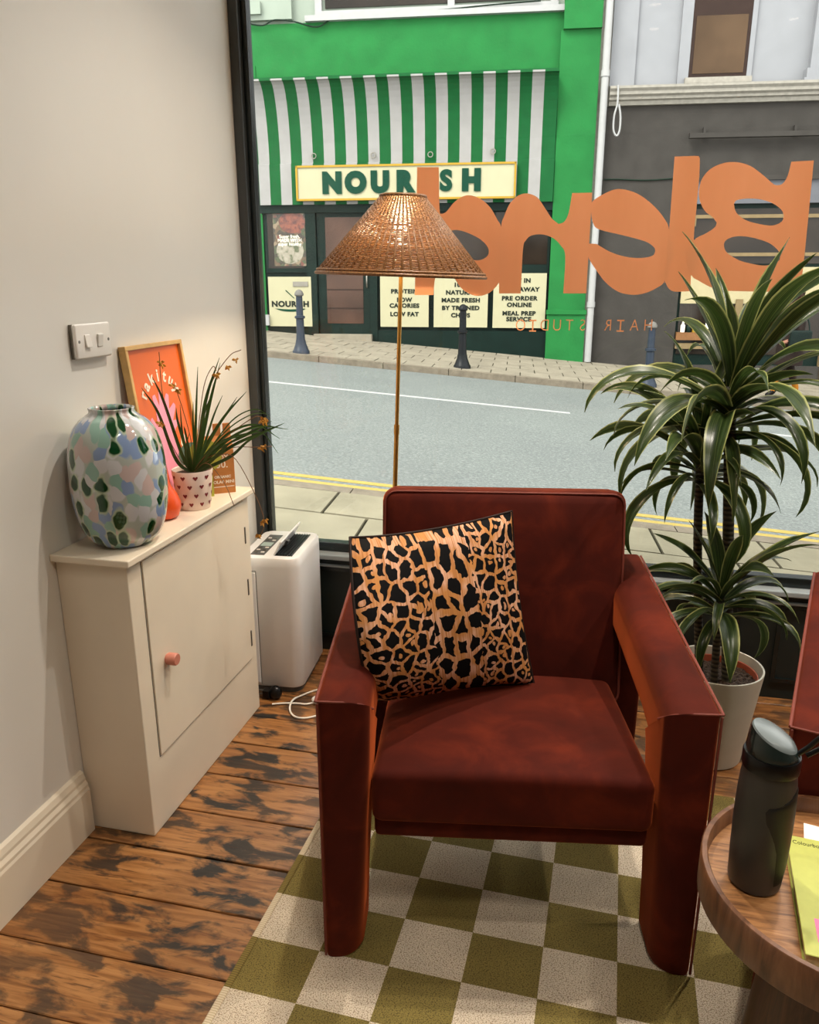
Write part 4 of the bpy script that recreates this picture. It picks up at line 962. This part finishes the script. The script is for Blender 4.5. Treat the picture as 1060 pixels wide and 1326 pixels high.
# clip a street-frame polygon to the outside of our shop front (world y > 2.795)
def clip(poly, ymin=2.795):
    out = []
    f = lambda p: S(*p)[1] - ymin
    for i in range(len(poly)):
        a, b = poly[i - 1], poly[i]; fa, fb = f(a), f(b)
        if (fa >= 0) != (fb >= 0): t = fa / (fa - fb); out.append((a[0] + (b[0] - a[0]) * t, a[1] + (b[1] - a[1]) * t))
        if fb >= 0: out.append(b)
    return out
def slab(poly, lo, hi, mat, parent, name):
    n = len(poly); v = [S(u, w, gz(u) + lo) for u, w in poly] + [S(u, w, gz(u) + hi) for u, w in poly]
    f = [tuple(range(n - 1, -1, -1)), tuple(range(n, 2 * n))] + [(i, (i + 1) % n, n + (i + 1) % n, n + i) for i in range(n)]
    return mk(name, v, f, mat, parent)
near = struct(slab(clip([(-9, 1.2), (9, 1.2), (9, VK0 - .13), (-9, VK0 - .13)]), -.15, KERB - .018, 'joint', None, 'pavement'))
g = .010; rows = [VK0 - .135 - .47 * k for k in range(6)]
for ri, (b, a) in enumerate(zip(rows[:-1], rows[1:])):
    u = -5.0 - .31 * (ri % 2)
    while u < 6.0:
        L_ = random.uniform(.58, .72); pl_ = clip([(u + g, a + g), (u + L_ - g, a + g), (u + L_ - g, b - g), (u + g, b - g)]); u += L_
        if len(pl_) >= 3:
            us = [p[0] for p in pl_]; ws = [p[1] for p in pl_]
            if max(us) - min(us) > .05 and max(ws) - min(ws) > .04: slab(pl_, 0, KERB + random.uniform(-.004, .002), 'slab_moss', near, 'paving_slab')
kn = struct(sloped('kerb', -9, 9, VK0 - .128, VK0 - .002, -.15, KERB - .03, 'joint'))
for k in range(18): sloped('kerb_stone', -9 + k + .004, -8 + k - .004, VK0 - .13, VK0, -.1, KERB - .004, 'kerb', kn)
far = struct(sloped('pavement', -9, 12, VK1 + .15, VF + .3, -.15, KERB - .014, 'joint'))
rows = [VK1 + .16 + .5 * k for k in range(8)]
for ri, (a, b) in enumerate(zip(rows[:-1], rows[1:])):
    u = -6.2 - .22 * (ri % 2)
    while u < 7.2: sloped('paving_slab', u + .008, u + .44, a + .008, min(b, VF) - .004, 0, KERB + random.uniform(-.003, .002), 'slab', far); u += .448
kf_ = struct(sloped('kerb', -9, 12, VK1 + .002, VK1 + .148, -.15, KERB - .03, 'joint'))
for k in range(21): sloped('kerb_stone', -9 + k + .006, -8 + k - .006, VK1, VK1 + .15, -.1, KERB, 'kerb', kf_)

# ================================================================== GREEN SHOP BUILDING
gb = empty('shop_building'); tag(gb, 'green painted corner shop building across the street', 'building')
sbox('ground_wall', -5.15, 1.22, VF + .02, VF + 4, -1.0, 2.84, 'dark_green', gb)
sbox('upper_wall', -5.15, 1.22, VF, VF + 4, 2.84, 5.86, 'green_wall', gb)
sbox('left_pier', -5.15, -4.93, VF - .02, VF + .3, gz(-5.2), 5.2, 'green_wall', gb)
sbox('storey_wall', -5.15, 1.22, VF + .06, VF + 4, 5.86, 9.5, 'mint_wall', gb)
sbox('mint_pier', -5.15, -4.2, VF - .05, VF + .1, 5.92, 9.5, 'mint_wall', gb); sbox('mint_band', -5.15, -4.75, VF - .12, VF + .1, 6.0, 6.2, 'mint_wall', gb)
pil = sbox('pilaster', .56, 1.24, VF - .12, VF + .1, -.6, 5.55, 'green_wall', gb)
sbox('pilaster_cap', .60, 1.24, VF - .2, VF + .1, 5.55, 9.0, 'green_wall', pil); sbox('pilaster_plinth', .545, 1.255, VF - .17, VF, -.6, .82, 'green_wall', pil)
sbox('plinth_moulding', .53, 1.27, VF - .2, VF, .82, .9, 'green_wall', pil)
# upper window
uw = sbox('upper_window', -3.78, 2.0 - 1.5, VF - .02, VF + .06, 5.93, 6.03, 'white_trim', gb)
sbox('pane', -3.6, .4, VF + .02, VF + .065, 6.08, 7.6, 'shop_glass', uw); sbox('window_sill', -3.95, .6, VF - .1, VF + .05, 5.86, 5.95, 'white_trim', uw)
for u in (-3.72, -1.35, .42): sbox('mullion', u - .06, u + .06, VF - .01, VF + .06, 6.0, 7.7, 'white_trim', uw)
# shop front: door, window, panels
sbox('fascia', -4.95, .56, VF - .1, VF + .05, 2.66, 2.86, 'dark_green', gb)
dr_ = sbox('shop_door', -3.86, -2.85, VF - .03, VF + .03, .40, 2.66, 'dark_green', gb)
sbox('door_pane', -3.70, -2.98, VF - .04, VF - .02, .62, 2.58, 'door_glass', dr_)
for zz in (.9, 1.25): sbox('door_rail', -3.70, -2.98, VF - .046, VF - .036, zz, zz + .02, 'brown_sash', dr_)
hx = fac(477, 362, VF - .1); tube('door_handle', [S(-2.9, VF - .06, 1.30), S(-2.9, VF - .09, 1.33), S(-2.9, VF - .09, 1.50), S(-2.9, VF - .06, 1.53)], .014, 'steel', dr_, 6)
sbox('door_step', -3.95, -2.8, VF - .22, VF, -.2, .42, 'slab', gb)
sbox('corner_post', -4.08, -3.88, VF - .08, VF + .05, .2, 2.7, 'dark_green', gb); sbox('corner_post', -2.84, -2.7, VF - .08, VF + .05, .2, 2.7, 'dark_green', gb)
w1 = sbox('shop_window', -4.9, -4.09, VF - .03, VF + .04, 1.58, 2.68, 'dark_green', gb); sbox('pane', -4.84, -4.13, VF - .036, VF - .025, 1.66, 2.68, 'shop_glass', w1)
w2 = sbox('shop_window', -2.7, .55, VF - .03, VF + .04, 1.55, 2.68, 'dark_green', gb)
for a, b in ((-2.64, -1.7), (-1.6, -.57), (-.47, .5)):
    sbox('pane', a, b, VF - .036, VF - .025, 1.72, 2.64, 'shop_glass', w2)
sbox('stallriser', -2.7, .55, VF - .06, VF + .04, -.6, .5, 'dark_green', gb)
# panels with print
def sface(u0, z0, v): return lambda a, b, c: S(u0 + a, v - abs(c), z0 + b)
def panel(u0, u1, z0, z1, lines, label):
    p = sbox('info_panel', u0, u1, VF - .085, VF - .05, z0, z1, 'cream_board', None); tag(p, label, 'panel')
    for s_, zz, sz in lines: text('panel_print', s_, sz, sface((u0 + u1) / 2, zz, VF - .087), 'black_letter', p, bold=sz * .05, thick=.008, spacing=1.1, sx=1.12)
    return p
def zpx(px, py): return fac(px, py, VF - .087)[1]
def upx(px, py): return fac(px, py, VF - .087)[0]
panel(-2.64, -1.70, .565, 1.53, [('PROTEIN', zpx(522, 377.5), .106), ('LOW', zpx(522, 388.5), .106), ('CALORIES', zpx(522, 396), .106), ('LOW FAT', zpx(522, 407), .106)], 'cream shop panel reading PROTEIN, LOW CALORIES, LOW FAT')
panel(-1.60, -.57, .565, 1.545, [('100%', zpx(596, 369), .106), ('NATURAL', zpx(596, 379), .106), ('MADE FRESH', zpx(596, 389), .106), ('BY TRAINED', zpx(596, 399), .106), ('CHEFS', zpx(596, 408.5), .106)], 'cream shop panel reading NATURAL, MADE FRESH BY TRAINED CHEFS')
panel(-.47, .515, .56, 1.56, [('EAT IN', zpx(670, 363.5), .106), ('TAKE AWAY', zpx(670, 375), .106), ('PRE ORDER', zpx(670, 386.5), .106), ('ONLINE', zpx(670, 395), .106), ('MEAL PREP', zpx(670, 406), .106), ('SERVICE', zpx(670, 413.5), .106)], 'cream shop panel reading PRE ORDER ONLINE, MEAL PREP SERVICE')
lp_ = panel(-4.86, -4.0, .56, 1.50, [('NOURISH', zpx(377, 394), .145)], 'cream shop panel with NOURISH bowl logo and letterbox slot')
sbox('letterbox', -4.36, -4.06, VF - .1, VF - .08, 1.32, 1.41, 'steel', lp_)
shape('bowl_swoosh', [smooth2d([(-.32, 0), (-.15, -.05), (.05, -.06), (.22, -.04), (.3, .0), (.15, -.01), (-.05, -.015)], 4)], sface(-4.43, zpx(377, 399.5), VF - .087), .008, 'green_letter', lp_)
shape('chopstick', [[(-.12, .17), (-.10, .18), (.06, .03), (.05, .02)]], sface(-4.40, zpx(377, 388), VF - .087), .008, 'green_letter', lp_)
fpz = sbox('food_poster', -4.72, -4.07, VF - .05, VF - .037, 1.70, 2.80, 'food', None); tag(fpz, 'printed food photo poster in the green shop window', 'poster')
shape('bowl_print', [smooth2d([(.26 * math.cos(k * .524), .2 * math.sin(k * .524)) for k in range(12)], 3)], sface(-4.34, 2.5, VF - .051), .004, 'food_red', fpz)
shape('noodle_print', [smooth2d([(.27 * math.cos(k * .524), .24 * math.sin(k * .524)) for k in range(12)], 3)], sface(-4.40, 1.98, VF - .051), .004, 'food_pale', fpz)
for s_, zz in (('Super fresh,', 2.24), ('MADE WITH', 2.17), ('super healthy', 2.10)): text('poster_print', s_, .085, sface(-4.40, zz, VF - .056), 'print_white', fpz, thick=.004)
bxu = fac(343, 415, VF - .1); mb = sbox('meter_box', -4.98, -4.86, VF - .16, VF - .05, .58, .78, 'white_trim', gb)
# cables under the upper window
cb = [fac(px, py, VF - .06) for px, py in ((317, 30), (340, 33), (355, 26), (380, 28), (410, 35), (432, 24), (470, 21), (510, 17), (560, 14), (640, 6), (700, 1))]
tag(tube('facade_cable', spline([S(u, VF - .06, z) for u, z in cb], 5), .013, 'cable', None, 5), 'dark cable sagging along the green facade above the awning', 'cable')

# ================================================================== AWNING
aw = empty('striped_awning'); tag(aw, 'green and white striped shop awning over the sign', 'awning')
# a coved canopy: its lip stands out at the top and the cloth sweeps back and down to a valance
VA0, VA1 = VF - .55, VF - .13; AU0, AU1 = -4.915, .52; NST = 26
ZT_ = (fac(320, 107, VA0)[1] + fac(722, 90, VA0)[1]) / 2; ZM, ZV = 3.52, 2.80
prof_ = [(VA0 + (VA1 - VA0) * math.sin(k / 12 * math.pi / 2), ZT_ - (ZT_ - ZM) * (1 - math.cos(k / 12 * math.pi / 2))) for k in range(13)]
prof_ = [(VA0, ZT_ + .03)] + prof_ + [(VA1 - .03, ZM - .01), (VA1 - .03, ZV)]
verts, faces, mi = [], [], []
for st_ in range(NST):
    f0, f1 = AU0 + (AU1 - AU0) * st_ / NST, AU0 + (AU1 - AU0) * (st_ + 1) / NST; off = len(verts)
    for v, z in prof_: verts += [S(f0, v, z), S(f1, v, z)]
    for q in range(len(prof_) - 1): faces.append((off + 2 * q, off + 2 * q + 1, off + 2 * q + 3, off + 2 * q + 2)); mi.append(st_ % 2)
fab = mk('awning_fabric', verts, faces, ['awning_white', 'awning_green'], aw, False)
for p, m in zip(fab.data.polygons, mi): p.material_index = m
sbox('canopy_top', AU0, AU1, VA0, VF, ZT_ + .03, ZT_ + .05, 'awning_green', aw)
for uu in (AU0 - .03, AU1):
    pts = [(VF - .01, ZT_ + .03)] + prof_ + [(VF - .01, ZV)]
    mk('end_board', [S(uu, v, z) for v, z in pts] + [S(uu + .03, v, z) for v, z in pts], [tuple(range(len(pts))), tuple(range(2 * len(pts) - 1, len(pts) - 1, -1))] + [(i, len(pts) + i, len(pts) + (i + 1) % len(pts), (i + 1) % len(pts)) for i in range(len(pts))], 'awning_green', aw)
for px, py in ((406, 202), (483, 201), (557, 200), (638, 196)):
    u, z = fac(px, py, VA1 - .04); bm = bmesh.new(); bm_tube(bm, [S(u + .045 * math.cos(a), VA1 - .04, z + .045 * math.sin(a)) for a in np.linspace(0, 6.28, 12, endpoint=False)], .01, 5, closed=True); from_bm('eyelet', bm, 'steel', aw)
# sign
VS = VF - .26
a0, a1, a2, a3 = fac(382.5, 217, VS), fac(668, 207, VS), fac(668, 254, VS), fac(384, 263, VS)
su0, su1 = (a0[0] + a3[0]) / 2, (a1[0] + a2[0]) / 2; sz0, sz1 = (a2[1] + a3[1]) / 2, (a0[1] + a1[1]) / 2
sg = empty('shop_sign'); tag(sg, 'cream signboard reading NOURISH in green letters with a gold frame', 'sign')
brd = sbox('board', su0 + .03, su1 - .03, VS, VS + .06, sz0 + .03, sz1 - .03, 'cream_board', sg)
for a in ((su0, su1, sz0, sz0 + .035), (su0, su1, sz1 - .035, sz1)): sbox('frame_rail', a[0], a[1], VS - .02, VS + .07, a[2], a[3], 'gold_frame', sg)
for a in ((su0, su0 + .035), (su1 - .035, su1)): sbox('frame_stile', a[0], a[1], VS - .02, VS + .07, sz0, sz1, 'gold_frame', sg)
for ch, px in zip('NOURISH', (429.5, 460, 491.5, 523, 550, 577, 610)):
    u, z = fac(px, 238 - (px - 429) * .022, VS - .03); text('letter', ch, .46, sface(u, z, VS - .004), 'green_letter', sg, bold=.026 if ch == 'S' else .038, thick=.03, sx=1.0)
for uu in (su0 + .5, su1 - .5): tube('bracket', [S(uu, VS + .05, sz1 - .1), S(uu, VF - .16, sz1 - .1)], .02, 'steel', sg, 6)

# ================================================================== GREY AND WHITE BUILDING
wb = empty('shop_building'); tag(wb, 'white and charcoal shop building with a sash window, right of the green one', 'building')
sbox('ground_wall', 1.42, 2.93, VF, VF + 4, -1.4, 4.36, 'charcoal_wall', wb); sbox('fascia_wall', 2.93, 12, VF, VF + 4, 3.17, 4.36, 'charcoal_wall', wb)
sbox('party_strip', 1.22, 1.44, VF + .05, VF + 4, -1.4, 9, 'stone_trim', wb)
sbox('upper_wall', 1.42, 12, VF + .08, VF + 4, 4.36, 9, 'grey_white', wb)
for a, b in ((1.44, 1.86), (2.58, 2.76), (3.72, 3.8)): sbox('wall_strip', a, b, VF + .02, VF + .09, 4.6, 9, 'grey_white', wb)
sbox('wall_pier', 4.72, 5.4, VF - .06, VF + .1, 4.6, 9, 'grey_white', wb); sbox('pier_base', 4.66, 5.45, VF - .12, VF + .1, 4.62, 4.85, 'grey_white', wb); sbox('pier_base', 4.62, 5.48, VF - .15, VF + .1, 4.6, 4.7, 'grey_white', wb)
cprof = [(0, 4.36), (.10, 4.36), (.12, 4.42), (.17, 4.44), (.17, 4.48), (.22, 4.51), (.22, 4.56), (.26, 4.60), (.26, 4.64), (0, 4.68)]
loft('cornice', [[S(u, VF + .02 - a, z) for a, z in cprof] for u in (1.44, 12)], 'stone_trim', wb, False)
sw_ = sbox('sash_window', 2.745, 3.74, VF + .03, VF + .082, 4.76, 7.0, 'brown_sash', wb)
sbox('pane', 2.82, 3.66, VF + .02, VF + .035, 4.84, 5.72, 'upper_glass', sw_); sbox('pane', 2.82, 3.66, VF + .04, VF + .055, 5.84, 6.9, 'upper_glass', sw_); sbox('window_sill', 2.7, 3.8, VF - .06, VF + .05, 4.68, 4.77, 'stone_trim', sw_)
sbox('sign_light_bar', 2.84, 6.5, VF - .18, VF - .08, 3.80, 3.88, 'charcoal_wall', wb)
for u in (3.1, 4.6, 6.2): sbox('bar_bracket', u - .02, u + .02, VF - .1, VF + .01, 3.82, 3.98, 'charcoal_wall', wb)
tube('fascia_wire', spline([S(u, VF - .02, 3.16 + .012 * math.sin(u * 5)) for u in np.arange(1.45, 3.1, .15)], 3), .012, 'cable', wb, 5)
sbox('fascia_edge', 2.93, 12, VF - .08, VF + .1, 3.12, 3.20, 'charcoal_wall', wb); sbox('grey_band', 2.93, 12, VF - .03, VF + .1, 2.74, 3.12, 'grey_strip', wb)
swn = sbox('shop_window', 2.93, 12, VF + .06, VF + .12, -.8, 2.74, 'dark_green', wb)
sbox('transom_pane', 3.0, 11.9, VF + .04, VF + .065, 1.72, 2.66, 'shop_glass', swn)
for p0, p1 in (((905, 281), (1060, 279)), ((905, 331), (1060, 328))):
    z = (fac(*p0, VF + .03)[1] + fac(*p1, VF + .03)[1]) / 2; sbox('glazing_bar', 2.98, 12, VF, VF + .06, z - .03, z + .03, 'tan_bar', swn)
sbox('bar_block', 2.96, 3.12, VF - .02, VF + .05, fac(908, 287, VF)[1] - .08, fac(908, 287, VF)[1] + .08, 'tan_bar', swn); sbox('glazing_bar', 2.98, 3.06, VF, VF + .06, 1.6, 2.4, 'tan_bar', swn)
sbox('blind', 2.98, 12, VF + .0, VF + .05, 1.02, 1.66, 'blind_cream', swn)
sbox('lower_pane', 2.98, 12, VF + .03, VF + .06, .1, 1.02, 'shop_glass', swn); sbox('wood_ledge', 2.95, 4.4, VF - .06, VF + .06, .36, .5, 'shelf_wood', swn); sbox('lower_ledge', 2.95, 4.4, VF - .05, VF + .06, .2, .3, 'tan_bar', swn)
for u in (4.02, 5.6): sbox('window_post', u - .06, u + .06, VF - .04, VF + .06, -.8, 1.1, 'tan_bar', swn)
sbox('stallriser', 2.93, 12, VF - .04, VF + .06, -1.4, -.1, 'charcoal_wall', swn)
rr_ = random.Random(4)
kinds = (('white jar', 'print_white'), ('dark green bottle', 'dark_green'), ('gold tin', 'gold_frame'), ('brown jar', 'brown_sash'))
for k in range(9):
    u = 3.06 + k * .105; nm, mt_ = kinds[k % 4]; h_ = rr_.uniform(.16, .3); base = S(u, VF - .02, .5)
    o = lathe('display_' + nm.split()[-1], [(.0, 0), (.034, 0), (.04, .01), (.04, h_ * .65), (.018, h_ * .8), (.018, h_), (.0, h_)], mt_, None, 12, False); o.location = base
    tag(o, nm + ' on the wooden shop ledge across the street', nm.split()[-1], 'goods on the shop ledge')
# drainpipe
dp = empty('drainpipe'); tag(dp, 'white drainpipe between the green and the charcoal buildings', 'drainpipe')
tube('pipe', [S(1.345, VF - .16, z) for z in (-.05, 2, 4, 6, 8.5)], .062, 'white_trim', dp, 12)
for z in (1.0, 2.5, 4.85): tube('pipe_collar', [S(1.345, VF - .16, z - .05), S(1.345, VF - .16, z + .05)], .075, 'white_trim', dp, 12)
rp = [fac(px, py, VF - .255) for px, py in ((800, 110), (800, 118), (799, 135), (795, 150), (794, 168), (798, 176), (802, 168), (803, 150), (801, 135))]
tag(tube('hanging_rope', spline([S(u, VF - .255, z) for u, z in rp], 5), .018, 'white_trim', None, 6), 'white looped rope hanging from the cornice', 'rope')
# neighbours beyond the picture edges
nb = empty('terrace_house'); tag(nb, 'plain pale terrace house beyond the green shop', 'building')
sbox('front_wall', -14, -5.16, VF + .1, VF + 4, -.5, 9, 'mint_wall', nb)
for u in (-12.5, -9.5, -7):
    w_ = sbox('window_frame', u - .6, u + .6, VF + .04, VF + .1, 1.3, 3.0, 'white_trim', nb); sbox('pane', u - .52, u + .52, VF + .03, VF + .05, 1.38, 2.92, 'shop_glass', w_)
    w_ = sbox('window_frame', u - .6, u + .6, VF + .04, VF + .1, 5, 6.7, 'white_trim', nb); sbox('pane', u - .52, u + .52, VF + .03, VF + .05, 5.08, 6.62, 'shop_glass', w_)

# ================================================================== BOLLARDS
def bollard(u, v, body, label):
    b = empty('bollard', S(u, v, gz(u) + KERB)); tag(b, label, 'bollard', 'cast iron bollards on the far pavement')
    n = 12
    lathe('base', [(.0, -.03), (.135, -.03), (.135, .03), (.12, .05), (.085, .14), (.075, .2), (.0, .2)], body, b, n, False)
    lathe('shaft', [(.07, .2), (.062, .34), (.06, .52), (.08, .53), (.08, .56), (.055, .57), (.05, .86), (.0, .86)], body, b, n, False)
    lathe('cap', [(.06, .86), (.072, .875), (.07, .9), (.05, .935), (.02, .955), (.0, .957)], body if body == 'bollard_black' else 'bollard_cap', b, n, False)
bollard(-3.34, 12.2, 'bollard', 'blue-grey cast iron bollard in front of the bowl logo panel'); bollard(-.828, 12.4, 'bollard_black', 'black cast iron bollard in front of the MADE FRESH panel'); bollard(2.0, 12.4, 'bollard', 'blue-grey cast iron bollard in front of the charcoal wall')

# ================================================================== PERSON on the far pavement
PU, PV = 4.09, 12.7
per = empty('person', S(PU, PV, gz(PU) + KERB), SA); tag(per, 'person in a dark coat with curly brown hair walking past the far shop', 'person')
J = {'pel': (0, 0, .84, .15), 'chest': (-.02, 0, 1.12, .155), 'neck': (-.03, 0, 1.31, .062), 'head0': (-.045, 0, 1.38, .085), 'head1': (-.05, 0, 1.47, .095), 'head2': (-.045, 0, 1.54, .07),
     'shL': (-.02, -.16, 1.25, .065), 'elL': (.04, -.22, 1.0, .05), 'wrL': (-.10, -.22, .86, .035), 'haL': (-.16, -.215, .84, .032), 'shR': (-.02, .16, 1.25, .065), 'elR': (-.06, .22, 1.0, .05), 'wrR': (-.20, .2, .9, .035), 'haR': (-.25, .19, .89, .03),
     'hiL': (-.01, -.08, .76, .105), 'knL': (-.13, -.085, .44, .07), 'anL': (-.2, -.085, .09, .045), 'toL': (-.31, -.085, .035, .035), 'hiR': (.01, .08, .76, .105), 'knR': (.05, .085, .44, .07), 'anR': (.19, .085, .12, .045), 'toR': (.1, .085, .035, .035)}
for sd, hx, hy, hz in (('L', -.16, -.215, .84), ('R', -.25, .19, .89)):
    for k in range(4): J[f'f{sd}{k}a'] = (hx - .035, hy + (k - 1.5) * .017, hz - .012, .009); J[f'f{sd}{k}b'] = (hx - .062 - (.006 if k in (1, 2) else 0), hy + (k - 1.5) * .017, hz - .035, .0075)
    J[f't{sd}a'] = (hx - .012, hy + (.032 if sd == 'L' else -.032), hz + .012, .0105); J[f't{sd}b'] = (hx - .038, hy + (.038 if sd == 'L' else -.038), hz + .004, .009)
E_ = [('pel', 'chest'), ('chest', 'neck'), ('neck', 'head0'), ('head0', 'head1'), ('head1', 'head2'), ('chest', 'shL'), ('shL', 'elL'), ('elL', 'wrL'), ('wrL', 'haL'), ('chest', 'shR'), ('shR', 'elR'), ('elR', 'wrR'), ('wrR', 'haR'), ('pel', 'hiL'), ('hiL', 'knL'), ('knL', 'anL'), ('anL', 'toL'), ('pel', 'hiR'), ('hiR', 'knR'), ('knR', 'anR'), ('anR', 'toR')]
for sd in 'LR':
    for k in range(4): E_ += [('ha' + sd, f'f{sd}{k}a'), (f'f{sd}{k}a', f'f{sd}{k}b')]
    E_ += [('ha' + sd, f't{sd}a'), (f't{sd}a', f't{sd}b')]
def skin(name, J, E_, mat, parent, root):
    ks = list(J); me = bpy.data.meshes.new(name); me.from_pydata([J[k][:3] for k in ks], [(ks.index(a), ks.index(b)) for a, b in E_], []); me.update()
    tmp = bpy.data.objects.new('tmp_skin', me); COL.objects.link(tmp)
    tmp.modifiers.new('s', 'SKIN'); sb_ = tmp.modifiers.new('u', 'SUBSURF'); sb_.levels = 2; sb_.render_levels = 2
    for i, k in enumerate(ks): sv = me.skin_vertices[0].data[i]; sv.radius = (J[k][3],) * 2; sv.use_root = (k == root)
    dg = bpy.context.evaluated_depsgraph_get(); dg.update(); m2 = bpy.data.meshes.new_from_object(tmp.evaluated_get(dg)); bpy.data.objects.remove(tmp)
    m2.name = name; m2.materials.clear(); m2.materials.append(MAT[mat]); m2.polygons.foreach_set('use_smooth', [True] * len(m2.polygons))
    o = bpy.data.objects.new(name, m2); COL.objects.link(o); o.parent = parent; return o
body = skin('body', J, E_, 'skin', per, 'pel')
for mn in ('coat', 'shoe', 'sock'): body.data.materials.append(MAT[mn])
for p in body.data.polygons:
    c = p.center
    p.material_index = 0 if c.z > 1.345 or (c.z > .78 and c.x < -.13 and abs(c.y) > .17 and c.z < .93) else (2 if c.z < .12 else (3 if c.z < .26 else 1))
bm = bmesh.new()
for k in range(60):
    q = random.Random(k); a = q.uniform(-2.2, 2.2); h = q.uniform(1.38, 1.575); bmesh.ops.create_icosphere(bm, subdivisions=1, radius=q.uniform(.036, .056), matrix=Matrix.Translation((-.03 + .085 * math.cos(a) * (1 if math.cos(a) > -.2 else .45), .095 * math.sin(a), h)))
from_bm('hair', bm, 'hair', per, True)
secs = []
for z, rx_, ry_ in ((.50, .20, .22), (.7, .19, .215), (.95, .165, .2), (1.12, .17, .205), (1.25, .13, .18), (1.31, .075, .085)): secs.append([(-.01 + rx_ * math.cos(a), ry_ * math.sin(a), z) for a in np.linspace(0, 2 * math.pi, 24, endpoint=False)])
loft('coat', secs, 'coat', per, True)
for yy in (-.036, .036):
    bm = bmesh.new(); bmesh.ops.create_uvsphere(bm, u_segments=8, v_segments=6, radius=.011, matrix=Matrix.Translation((-.108, yy, 1.468))); from_bm('eye', bm, 'shoe', per, True)
loft('nose', [[(-.112 - d, w * math.cos(a), z + w * .6 * math.sin(a)) for a in np.linspace(0, 6.28, 8, endpoint=False)] for d, w, z in ((-.01, .014, 1.455), (.02, .013, 1.438), (.026, .006, 1.436))], 'skin', per)
box('mouth', -.116, -.10, -.02, .02, 1.397, 1.404, 'coral', per, bev=.002, seg=1)
sbg = empty('shoulder_bag', S(PU + .03, PV - .27, gz(PU) + KERB), SA); tag(sbg, 'dark green bag hanging at the hip of the person across the street', 'bag')
rbox('bag_body', -.15, .15, -.05, .05, .78, 1.02, .03, 'bag', sbg, None, 4)
tube('strap', spline([(-.12, 0, 1.0), (-.09, .05, 1.14), (-.03, .11, 1.30), (.04, .09, 1.28), (.10, .04, 1.14), (.12, 0, 1.0)], 5), .012, 'bag', sbg, 6)
